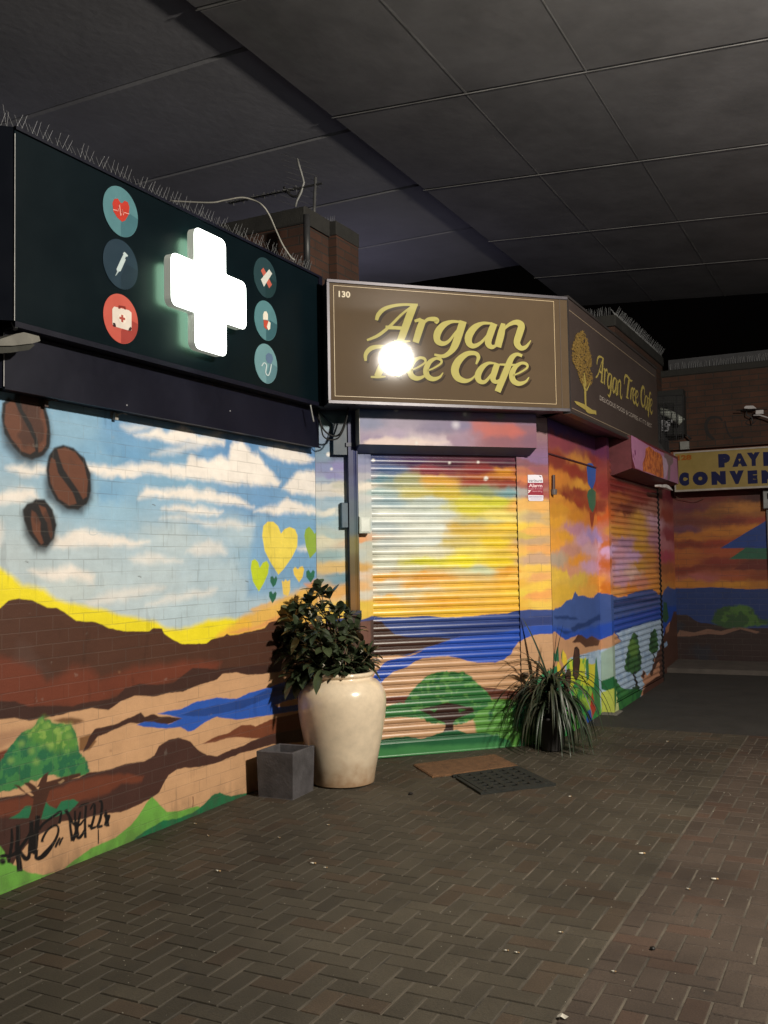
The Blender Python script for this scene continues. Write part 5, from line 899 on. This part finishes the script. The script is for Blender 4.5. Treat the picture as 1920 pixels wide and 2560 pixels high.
# ================================================================== overpass
ov=empty('overpass',(0,6,5.5),'concrete overpass soffit with panel joints covering the whole shopping alley','overpass')
def slab(name,x0,x1,y0,y1,s,mt,zoff=0):
    z=lambda x:5.5-s*(x+4.1)+zoff; g_=.009; b=MB()
    y0+=g_;y1-=g_;c=.02
    V=[(x,y,z(x)+dz) for dz,i in ((0,c),(c,0),(1.0,0)) for x,y in ((x0+i,y0+i),(x1-i,y0+i),(x1-i,y1-i),(x0+i,y1-i))]
    b.add(V,[(3,2,1,0)]+[(4*k+i,4*k+(i+1)%4,4*k+4+(i+1)%4,4*k+4+i) for k in range(2) for i in range(4)]+[(8,9,10,11)]); return b.build(name,mt,ov)
RJ=[-6.1,-4.2,-2.3,-.4,1.5,3.38,5.25,7.12,9.0,10.86,12.6,14.36]
for i in range(len(RJ)-1):
    slab('deck_panel',-4.1,9,RJ[i],RJ[i+1],.07,M_conc,-.045)
LJ=[-6.2,-3.4,-.6,1.6,3.6,5.9,7.49,8.95,10.42,12.12]
for i in range(len(LJ)-1): slab('deck_panel',-16,-4.11,LJ[i],LJ[i+1],0,M_conc2)
# shallow formwork seams along the soffit and pale joint sealant
M_seam=mat('seam_stain',(.128,.124,.124),.95,namt=.5,nscale=3); Rs=random.Random(2)
for x in (-2.86,-1.86,.4):
    for i in range(4,len(RJ)-1):
        xx=x+Rs.uniform(-.02,.02); z=5.5-.07*(xx+4.1)-.045; a_=RJ[i]+.012; c_=RJ[i+1]-.012; w_=Rs.uniform(.003,.010)
        MB().box(Frame((xx,0,z),(0,1,0),(1,0,0)),a_,c_,-.0012,.004,-w_,w_).build('formwork_seam',M_seam,ov)
m=MB()
for y in RJ[4:-1]:
    V=[(x,yy,5.5-.07*(x+4.1)-.045-dz) for x in (-4.1,9) for yy,dz in ((y-.005,.001),(y-.003,.006),(y+.005,.006),(y+.007,.001))]; m.add(V,[(1,2,6,5),(0,1,5,4),(2,3,7,6),(0,4,7,3)])
m.build('joint_sealant',mat('sealant',(.16,.155,.155),.8,namt=.5,nscale=4),ov)
# ================================================================== glazed jar with shrub
PC=(-3.520,6.135); gzp=gz(PC[1])
pot=empty('ceramic_urn',(PC[0],PC[1],gzp),'tall cream glazed urn holding the leafy shrub, beside the closed shutter','urn')
M_pot=mat('cream_glaze',(.74,.61,.45),.22,nscale=9,namt=.14,bump=.06,bscale=14,spec=.5,coat=.35)
N,L=nt(M_pot); 
# unglazed, dirt-stained foot: mix a darker tone in below the shoulder with noise
P_=N['Principled BSDF']; src=P_.inputs['Base Color'].links[0].from_socket; tc=N.new('ShaderNodeTexCoord'); sp=N.new('ShaderNodeSeparateXYZ'); L.new(tc.outputs['Object'],sp.inputs[0])
nn=N.new('ShaderNodeTexNoise'); nn.inputs['Scale'].default_value=18; nn.inputs['Detail'].default_value=6; L.new(tc.outputs['Object'],nn.inputs['Vector'])
ad=N.new('ShaderNodeMath'); ad.operation='MULTIPLY_ADD'; ad.inputs[1].default_value=-.22; L.new(nn.outputs['Fac'],ad.inputs[0]); L.new(sp.outputs[2],ad.inputs[2])
mr=N.new('ShaderNodeMapRange'); mr.inputs['From Min'].default_value=-.10; mr.inputs['From Max'].default_value=.10; mr.inputs['To Min'].default_value=.9; mr.inputs['To Max'].default_value=0; L.new(ad.outputs[0],mr.inputs['Value'])
mx=N.new('ShaderNodeMix'); mx.data_type='RGBA'; L.new(mr.outputs[0],mx.inputs[0]); L.new(src,mx.inputs[6]); mx.inputs[7].default_value=(.33,.20,.11,1)
n3=N.new('ShaderNodeTexVoronoi'); n3.inputs['Scale'].default_value=26; L.new(tc.outputs['Object'],n3.inputs['Vector']); m3=N.new('ShaderNodeMapRange'); m3.inputs['From Min'].default_value=.02; m3.inputs['From Max'].default_value=.07; m3.inputs['To Min'].default_value=.7; m3.inputs['To Max'].default_value=0; L.new(n3.outputs['Distance'],m3.inputs['Value'])
x3=N.new('ShaderNodeMix'); x3.data_type='RGBA'; L.new(m3.outputs[0],x3.inputs[0]); L.new(mx.outputs[2],x3.inputs[6]); x3.inputs[7].default_value=(.42,.28,.16,1); L.new(x3.outputs[2],P_.inputs['Base Color'])
prof=[(0,0),(.205,0),(.222,.006),(.226,.02),(.236,.09),(.262,.22),(.290,.36),(.312,.49),(.319,.58),(.314,.645),(.296,.695),(.262,.735),(.232,.752),(.219,.762),(.216,.772),(.224,.778),(.232,.786),(.233,.797),(.226,.806),(.212,.808),(.200,.800),(.196,.78),(.196,.70)]
prof=[(a,b*.978) for a,b in prof]
def smoothprof(pr,n=4):
    return [(max(a,0),b) for a,b in catmull(pr[1:],n)]
MB().lathe((PC[0],PC[1],gzp),[(0.0001,0)]+smoothprof(prof),96).build('urn_body',M_pot,pot,True)
MB().lathe((PC[0],PC[1],gzp),[(.0001,.765),(.1,.768),(.196,.76)],32).build('soil',mat('potting_soil',(.02,.014,.01),.95,nscale=40,namt=.5,bump=.8,bscale=80),pot)
M_leafc=[mat('shrub_leaf',(.034,.047,.024),.27,nscale=20,namt=.35,spec=.5),mat('shrub_leaf_young',(.055,.072,.034),.3,nscale=20,namt=.3,spec=.5)]
shrub=empty('leafy_shrub',(PC[0],PC[1],gzp+.76),'dark green leafy shrub growing from the cream urn','plant')
R=random.Random(21); stems=MB(); LV=[MB(),MB()]
def leaf(mb,base,dirv,up,L_,w,droop,fold=.25,n=5):
    d=Vector(dirv).normalized(); s=d.cross(Vector(up)); s=s.normalized() if s.length>1e-3 else Vector((1,0,0)); u=s.cross(d).normalized(); P=[]
    for i in range(n+1):
        t=i/n; ww=w*(math.sin(math.pi*min(1,t**1.15*.97+.03)))**.8*(1 if t<1 else 0); c=Vector(base)+d*(L_*t)-Vector((0,0,1))*(droop*L_*t*t)
        P.append((c-s*ww+u*ww*fold,c,c+s*ww+u*ww*fold))
    vs=[q for t in P for q in t]; fs=[]
    for i in range(n):
        for k in range(2): a=3*i+k; fs.append((a,a+1,a+4,a+3))
    mb.add(vs,fs)
def q9(a,b,y): r_=ray(*px('8',(a,b))); return Vector(tuple(CAM+r_*(y/r_[1])))
# stem tips traced from the photo (sheet 8) with varied depth
tips=[(330,120,6.12),(290,170,6.05),(380,150,6.2),(255,210,6.0),(215,235,5.98),(430,225,6.2),(470,240,6.3),(490,290,6.35),(350,215,6.0),(300,250,5.95),(250,300,5.9),(205,300,5.95),(190,360,5.92),(215,400,5.9),(180,330,6.0),
 (330,300,5.85),(400,280,6.0),(445,330,6.1),(360,360,5.85),(290,370,5.82),(240,430,5.85),(320,430,5.8),(395,400,5.9),(440,420,6.0),(520,400,6.3),(550,425,6.35),(500,450,6.25),(235,490,5.86),(270,480,5.84),(350,470,5.85),(420,470,5.95),(240,520,5.9),(470,360,6.2),(300,200,6.1),(410,215,6.15),(270,340,6.1),(390,340,6.2),(330,390,6.15),(300,330,6.3),(360,300,6.32),(260,400,6.2),(420,350,6.35),(370,430,6.05),(200,320,6.1),(560,405,6.35),(545,440,6.3),(520,430,6.3),(500,395,6.25),(505,300,6.4),(185,385,6.1),(230,330,6.2),(280,440,6.1),(225,350,6.15),(460,470,6.1),(350,130,6.18)]
root=Vector((PC[0],PC[1],gzp+.77))
for a,b_,y in tips:
    T=q9(a,b_,y+R.uniform(-.04,.1)); rt=root+Vector((R.uniform(-.09,.09),R.uniform(-.09,.09),-.02)); mid=(rt*.5+T*.5)+Vector((R.uniform(-.05,.05),R.uniform(-.05,.05),-.02 if T.z<root.z+.25 else .04))
    if T.z<root.z+.05: mid.z=max(root.z+.12,mid.z+.1)
    C_=catmull([tuple(rt),tuple(mid),tuple(T)],6); stems.tube(C_,[.008*(1-.65*i/(len(C_)-1)) for i in range(len(C_))],6)
    dr=(Vector(C_[-1])-Vector(C_[-3])).normalized(); a1=dr.orthogonal().normalized(); a2=dr.cross(a1)
    nl=R.randint(8,10); ph=R.random()*6
    for k in range(nl):
        th=ph+k*2.4; el=.28+.65*(1-k/nl); v=(a1*math.cos(th)+a2*math.sin(th))*el+dr*(1.05-el)+Vector((0,0,.05)); sz=R.uniform(.10,.155)
        leaf(LV[0 if R.random()<.72 else 1],T+dr*R.uniform(-.05,.01),v,(0,0,1),sz,sz*R.uniform(.21,.27),R.uniform(.05,.45),R.uniform(.1,.35))
    for j in range(6):   # a few leaves lower on the stem
        i=R.randint(len(C_)//2-2,len(C_)-3); th=R.random()*6.28; v=Vector((math.cos(th),math.sin(th),R.uniform(-.2,.5))); sz=R.uniform(.08,.13); leaf(LV[0],C_[i],v,(0,0,1),sz,sz*.2,R.uniform(.1,.5))
stems.build('stem',mat('shrub_bark',(.09,.065,.035),.8,nscale=30,namt=.4),shrub,True)
LV[0].build('foliage',M_leafc[0],shrub,True); LV[1].build('young_foliage',M_leafc[1],shrub,True)
M_bud=mat('bud_cream',(.45,.42,.34),.6)
for a,b_,y in [(300,225,5.93),(305,235,5.93),(385,215,5.98),(360,455,5.8),(350,270,5.86),(525,395,6.28),(430,445,5.9)]:
    c=q9(a,b_,y-.05); MB().tube([tuple(c+Vector((R.uniform(-.012,.012),0,-.014))),tuple(c+Vector((.006,.004,0))),tuple(c+Vector((-.004,0,.010)))],[.002,.0045,.002],6).build('flower_bud',M_bud,shrub)
# ================================================================== grey square planter
pl=empty('square_planter',(-3.725,5.70,gz(5.7)),'small empty grey square planter left of the cream urn','planter')
c0=np.array([-3.858,5.539]); ex=np.array([.279,.021]); ey=np.array([-.010,.297]); 
def planter():
    H_=.315; t=.02; z0=gz(5.6)-.004; V=[];F=[]
    def ring(i,z):
        o=[(i,i),(1-i,i),(1-i,1-i),(i,1-i)]; return [(*(c0+ex*a+ey*b_),z) for a,b_ in o]
    b=MB(); i=.02/.29; e_=.004/.29
    R_=[ring(.02,z0),ring(e_*2.2,z0+.008),ring(0.0,z0+H_-.004),ring(e_,z0+H_),ring(i,z0+H_),ring(i+e_,z0+H_-.004),ring(i+e_,z0+H_-.17)]
    vs=[q for r in R_ for q in r]; fs=[(3,2,1,0)]
    for k in range(len(R_)-1):
        for j in range(4): n=(j+1)%4; fs.append((4*k+j,4*k+n,4*k+4+n,4*k+4+j))
    fs.append((4*(len(R_)-1),4*(len(R_)-1)+1,4*(len(R_)-1)+2,4*(len(R_)-1)+3)); b.add(vs,fs); return b
planter().build('planter_body',mat('planter_fibreclay',(.070,.065,.070),.7,nscale=7,namt=.5,bump=.25,bscale=60),pl)
cc=c0+ex*.5+ey*.5; s_=MB(); s_.box(Frame((cc[0],cc[1],0),(1,0,0),(0,-1,0)),-.108,.108,gz(5.6)+.13,gz(5.6)+.155,-.118,.118); s_.build('soil',mat('dry_soil',(.03,.024,.02),.95,nscale=40,namt=.5,bump=.8),pl)
# ================================================================== strappy plant
SPC=Vector((-2.455,7.70,gz(7.7)))
sp_=empty('strappy_plant',tuple(SPC),'spiky plant with long drooping strap leaves between the shutter and the painted garden','plant')
def cup(z0,z1,r0,r1): return [(.0001,z0),(r0*.96,z0),(r0,z0+.01),(r1,z1-.02),(r1+.008,z1-.018),(r1+.008,z1),(r1-.01,z1),(r1-.015,z1-.05),(.0001,z1-.05)]
MB().lathe(tuple(SPC),cup(0,.27,.085,.115),28).build('nursery_pot',mat('nursery_pot',(.018,.016,.016),.6),sp_,True)
R=random.Random(8); bl=MB(); bl2=MB(); st=MB(); top=SPC+Vector((0,0,.52))
st.tube([tuple(SPC+Vector((0,0,.22))),tuple(SPC+Vector((.01,0,.38))),tuple(top)],[.022,.019,.016],8)
def blade(mb,base,az,el,L_,w,grav,n=12):
    d=Vector((math.cos(az)*math.cos(el),math.sin(az)*math.cos(el),math.sin(el))); p=Vector(base); s=Vector((-math.sin(az),math.cos(az),0)); V=[]; tw=R.uniform(-.5,.5)
    for i in range(n+1):
        t=i/n; ww=w*(min(1,t*5+.45))*(1-t**2.2)**.8; u=s.cross(d).normalized(); ss=(s*math.cos(tw*t)+u*math.sin(tw*t)); V+= [p-ss*ww+u*ww*.35,p,p+ss*ww+u*ww*.35]
        p=p+d*(L_/n); d=(d+Vector((0,0,-grav/n*(1+.8*t)))).normalized()
        if p.z<gz(p.y)+.008: p.z=gz(p.y)+.008; d.z=max(d.z,0.0); d=d.normalized() if d.length>.01 else Vector((math.cos(az),math.sin(az),0))
        if p.y>6.9+(p.x+3.617)-.04: p.y=6.9+(p.x+3.617)-.04
    fs=[]
    for i in range(n):
        for k in range(2): a=3*i+k; fs.append((a,a+1,a+4,a+3))
    mb.add(V,fs)
for k in range(185):
    az=R.random()*6.283; u_=R.random(); b0=SPC+Vector((0,0,R.uniform(.30,.54))); 
    if u_<.74: blade(bl if R.random()<.68 else bl2,b0,az,R.uniform(.1,.95),R.uniform(.42,.70),R.uniform(.0075,.0130),R.uniform(2.2,4.4))
    else: blade(bl if R.random()<.6 else bl2,b0,az,R.uniform(.7,1.25),R.uniform(.32,.55),R.uniform(.008,.013),R.uniform(1.2,2.6))
toc=math.pi*1.25
for az,el,L_,g_ in [(2.9,1.25,.62,.55),(0.1,1.40,.52,.45),(.6,1.45,.5,.3),(2.6,1.0,.62,1.7),(3.2,.9,.6,2.2),(.2,.85,.74,2.6),(.0,.6,.80,2.8),(6.1,.75,.8,2.6),(.4,1.1,.45,1.2),(3.6,1.15,.5,1.2),(-.3,.5,.72,2.4)]: blade(bl,top,az,el,L_,.013,g_,16)
for c_,nm,mb_ in ((mat('strap_leaf',(.022,.036,.018),.42,nscale=14,namt=.4),'foliage',bl),(mat('strap_leaf_dry',(.05,.055,.034),.5,nscale=14,namt=.4),'pale_foliage',bl2)): mb_.build(nm,c_,sp_,True)
st.build('stem',mat('cane',(.06,.05,.035),.8),sp_,True)
# ================================================================== mats
def quad_mat(C4,h,nx,ny,rag,seed):
    R=random.Random(seed); C4=[np.array(c) for c in C4]; b=MB(); V=[];F=[]
    for j in range(ny+1):
        for i in range(nx+1):
            u,v=i/nx,j/ny; p=C4[0]*(1-u)*(1-v)+C4[1]*u*(1-v)+C4[2]*u*v+C4[3]*(1-u)*v
            if i in(0,nx) or j in (0,ny): p=p+np.array([R.uniform(-rag,rag),R.uniform(-rag,rag)])
            ed=min(i,nx-i,j,ny-j); hh=h if ed>0 else h*.45
            V.append((p[0],p[1],gz(p[1])+hh+R.uniform(-.0012,.0012)))
    n0=len(V)
    for j in range(ny):
        for i in range(nx): a=j*(nx+1)+i; F.append((a,a+1,a+nx+2,a+nx+1))
    rim=[i for i in range(nx+1)]+[(j)*(nx+1)+nx for j in range(1,ny+1)]+[ny*(nx+1)+i for i in range(nx-1,-1,-1)]+[j*(nx+1) for j in range(ny-1,0,-1)]
    for r_ in rim: x,y,z=V[r_]; V.append((x,y,gz(y)-.002))
    m_=len(rim)
    for k in range(m_): F.append((rim[(k+1)%m_],rim[k],n0+k,n0+(k+1)%m_))
    b.add(V,F); return b
M_coir=mat('coir',(.17,.085,.038),.97,nscale=16,namt=.35,bump=1.0,bscale=240)
o=quad_mat([(-2.97,6.474),(-2.508,7.03),(-2.814,7.34),(-3.276,6.784)],.014,72,44,.003,4).build('doormat',M_coir); tag(o,'brown coir doormat lying at the foot of the shutter','doormat')
rm=empty('rubber_mat',(-2.48,6.57,gz(6.57)),'dark rubber grid mat overlapping the brown doormat','doormat')
A_,B_,C_3,D_=[np.array(v) for v in [(-2.853,6.555),(-2.507,7.005),(-2.08,6.579),(-2.469,6.154)]]
def rp(u,v): return A_*(1-u)*(1-v)+B_*u*(1-v)+C_3*u*v+D_*(1-u)*v
def cell(b,u0,u1,v0,v1,h0,h1,r=.0):
    c=[rp(u0,v0),rp(u1,v0),rp(u1,v1),rp(u0,v1)]; vs=[(p[0],p[1],gz(p[1])+h) for h in (h0,h1) for p in c]; b.add(vs,[(0,1,2,3),(7,6,5,4),(0,4,5,1),(1,5,6,2),(2,6,7,3),(3,7,4,0)])
b=MB(); H0,H1=.011,.019   # raised bars leave real pits between them
us=np.linspace(.14,.86,6); vs_=np.linspace(.12,.88,7); bw=.075
outline=[(0,0),(1,0),(1,1),(.0,1)]
cell(b,0,1,.0,.07,.0,H1-.004); cell(b,0,1,.93,1,.0,H1-.004); cell(b,0,.09,.16,.93,.0,H1-.004); cell(b,.91,1,.07,.93,.0,H1-.004); cell(b,.02,.09,.0701,.1,.0,H1-.006)
cell(b,.09,.91,.07,.93,.0,H0-.006)
for u in np.linspace(.09,.91,6): cell(b,u-bw/2,u+bw/2,.07,.93,.0101,H1)
for v in np.linspace(.07,.93,7): cell(b,.09,.91,v-bw/2,v+bw/2,.0102,H1-.0008)
b.build('rubber_grid',mat('mat_rubber',(.013,.015,.013),.72,nscale=25,namt=.5,bump=.4,bscale=90),rm)
# ================================================================== litter
M_butt=mat('cigarette_paper',(.62,.58,.5),.8); M_tip=mat('filter_tan',(.42,.27,.13),.8); R=random.Random(12)
bspots=[('3',(903,962),'big','bright white cigarette end left of centre on the paving'),('3',(1298,930),'big','white cigarette end in front of the cream urn on the paving'),('3',(1350,948),'s','small pale cigarette end just right of the brighter one before the urn'),('3',(1157,823),'s','tiny cigarette end in front of the grey planter'),
 ('3',(863,815),'s','tiny pale speck near the foot of the mural wall'),('3',(809,765),'s','tiny pale butt close to the green painted base of the wall'),('3',(1360,770),'s','tiny butt on dark paving before the urn'),('B',(1022,275),'big','white cigarette end on paving right of the mats'),('B',(335,768),'s','small butt low in the middle of the paving'),
 ('B',(610,675),'s','pale crumb near the paving seam'),('B',(388,778),'s','small crumb beside the butt low in the middle'),('B',(1390,405),'big','crumpled white butt on the reddish strip of paving'),('B',(1255,455),'s','small grey butt on the reddish paving strip'),('B',(878,874),'s','pale butt on reddish paving near the bottom'),('N',(1668,1855),'s','white butt far back on the paving right of the spiky plant'),('N',(1425,1993),'s','tiny white butt right of the rubber mat')]
for z,p,s,lab in bspots:
    c=gpt(z,p); A=R.uniform(-.5,.6); k=1 if s=='big' else .62; d=Vector((math.cos(A),math.sin(A),0)); c=Vector(tuple(c))+Vector((0,0,.006))
    e=empty('cigarette_butt',tuple(c),lab,'cigarette butt','cigarette ends on the paving')
    MB().tube([tuple(c-d*.016*k),tuple(c+d*.006*k)],.0045*k,8).build('paper',M_butt,e,True); MB().tube([tuple(c+d*.0061*k),tuple(c+d*.017*k)],.0046*k,8).build('filter',M_tip,e,True)
c=gpt('B',(620,1105)); b=MB(); 
vs=[(c[0]+x,c[1]+y,c[2]+z) for x,y,z in [(-.018,-.008,.003),(-.004,-.012,.012),(.012,-.010,.004),(.022,.0,.011),(.010,.010,.004),(-.008,.012,.013),(-.020,.004,.005),(0,0,.018)]]
b.add(vs,[(7,i,(i+1)%7) for i in range(7)]); tag(b.build('paper_scrap',M_butt),'crumpled white paper scrap at the bottom right of the paving','litter')
c=gpt('B',(1075,758)); b=MB(); b.lathe((c[0],c[1],c[2]),[(.0001,.014),(.008,.013),(.012,.007),(.009,0),(.0001,0)],10); tag(b.build('bottle_cap',mat('cap_black',(.01,.01,.01),.4)),'small dark cap on the reddish paving strip','litter')
c=gpt('8',(738,1012)); b=MB(); b.lathe((c[0],c[1],c[2]),[(.0001,.016),(.012,.014),(.018,.007),(.012,0),(.0001,0)],9); tag(b.build('dried_leaf',mat('leaf_dark',(.012,.009,.007),.8)),'small dark clump on the paving between urn and rubber mat','litter')
# scattered grit
b=MB(); R=random.Random(31)
for k in range(900):
    y=R.uniform(2.6,8.6); x=R.uniform(-3.9,.4)
    if x>-.15*y+1.2: continue
    s=R.choice([.0012,.0016,.0022,.003]); z=gz(y)+.0005; b.add([(x-s,y-s,z),(x+s,y-s*.6,z),(x+s*.7,y+s,z),(x-s*.8,y+s*.7,z),(x,y,z+s*1.3)],[(0,1,4),(1,2,4),(2,3,4),(3,0,4)])
tag(b.build('grit',mat('pale_grit',(.28,.26,.21),.9)),'scattered pale grit and crumbs over the block paving','grit',kind='stuff')
# ================================================================== light
def area(name,loc,tgt,size,power,col,spread=180):
    l=bpy.data.lights.new(name,'AREA'); l.shape='DISK'; l.size=size; l.energy=power; l.color=col; l.spread=math.radians(spread)
    o=bpy.data.objects.new(name,l); COL.objects.link(o); o.location=loc; o.rotation_euler=(Vector(tgt)-Vector(loc)).to_track_quat('-Z','Y').to_euler(); return o
hit=FR.fp('N',(990,897),DS); hp=Vector(FR.pt(hit[0],hit[1],DS)); nrm=Vector((r2,-r2,0)); dv=(hp-Vector((0,0,EYE))).normalized(); rf=dv-2*dv.dot(nrm)*nrm
LP=hp+rf*6.2
area('street_lamp_light',tuple(LP),(-3.5,7.0,1.1),.34,600,(1,.92,.79))
area('far_lamp_light',(3.4,2.6,3.4),(1.0,5.6,5.2),1.2,13,(.74,1,.72),130)
area('soffit_fill',(2.2,7.0,2.8),(-.8,8.0,5.4),2.0,17,(.88,.84,.88),130)  # unseen fill light, added and aimed up to brighten the right-hand soffit
area('left_soffit_fill',(-7.0,6.0,3.9),(-6.0,6.6,5.5),1.6,2.6,(.78,.78,1))  # another added fill behind the fascia, lifts the left slab
area('back_street_light',(-6.2,10.5,3.9),(-5.2,10.2,5.5),1.4,9,(.74,.70,1))
w=bpy.data.worlds.new('World'); scn.world=w; w.use_nodes=True; N=w.node_tree.nodes; L=w.node_tree.links; bg=N['Background']
sky=N.new('ShaderNodeTexSky'); sky.sky_type='NISHITA'; sky.sun_disc=False; sky.sun_elevation=math.radians(-4); sky.sun_rotation=math.radians(120); L.new(sky.outputs[0],bg.inputs['Color']); bg.inputs['Strength'].default_value=.05
# ================================================================== camera
cam=bpy.data.cameras.new('camera'); co=bpy.data.objects.new('camera',cam); COL.objects.link(co); scn.camera=co
cam.sensor_fit='VERTICAL'; cam.sensor_height=36; cam.lens=36*FPX/2560; cam.clip_start=.05; cam.clip_end=300
M=Matrix.Identity(4)
for i in range(3): M[i][0]=CR[i]; M[i][1]=CU[i]; M[i][2]=-CF[i]; M[i][3]=CAM[i]
co.matrix_world=M
scn.view_settings.view_transform='Standard'; scn.view_settings.look='None'; scn.view_settings.exposure=0; scn.view_settings.gamma=1
scn.render.resolution_x=768; scn.render.resolution_y=1024
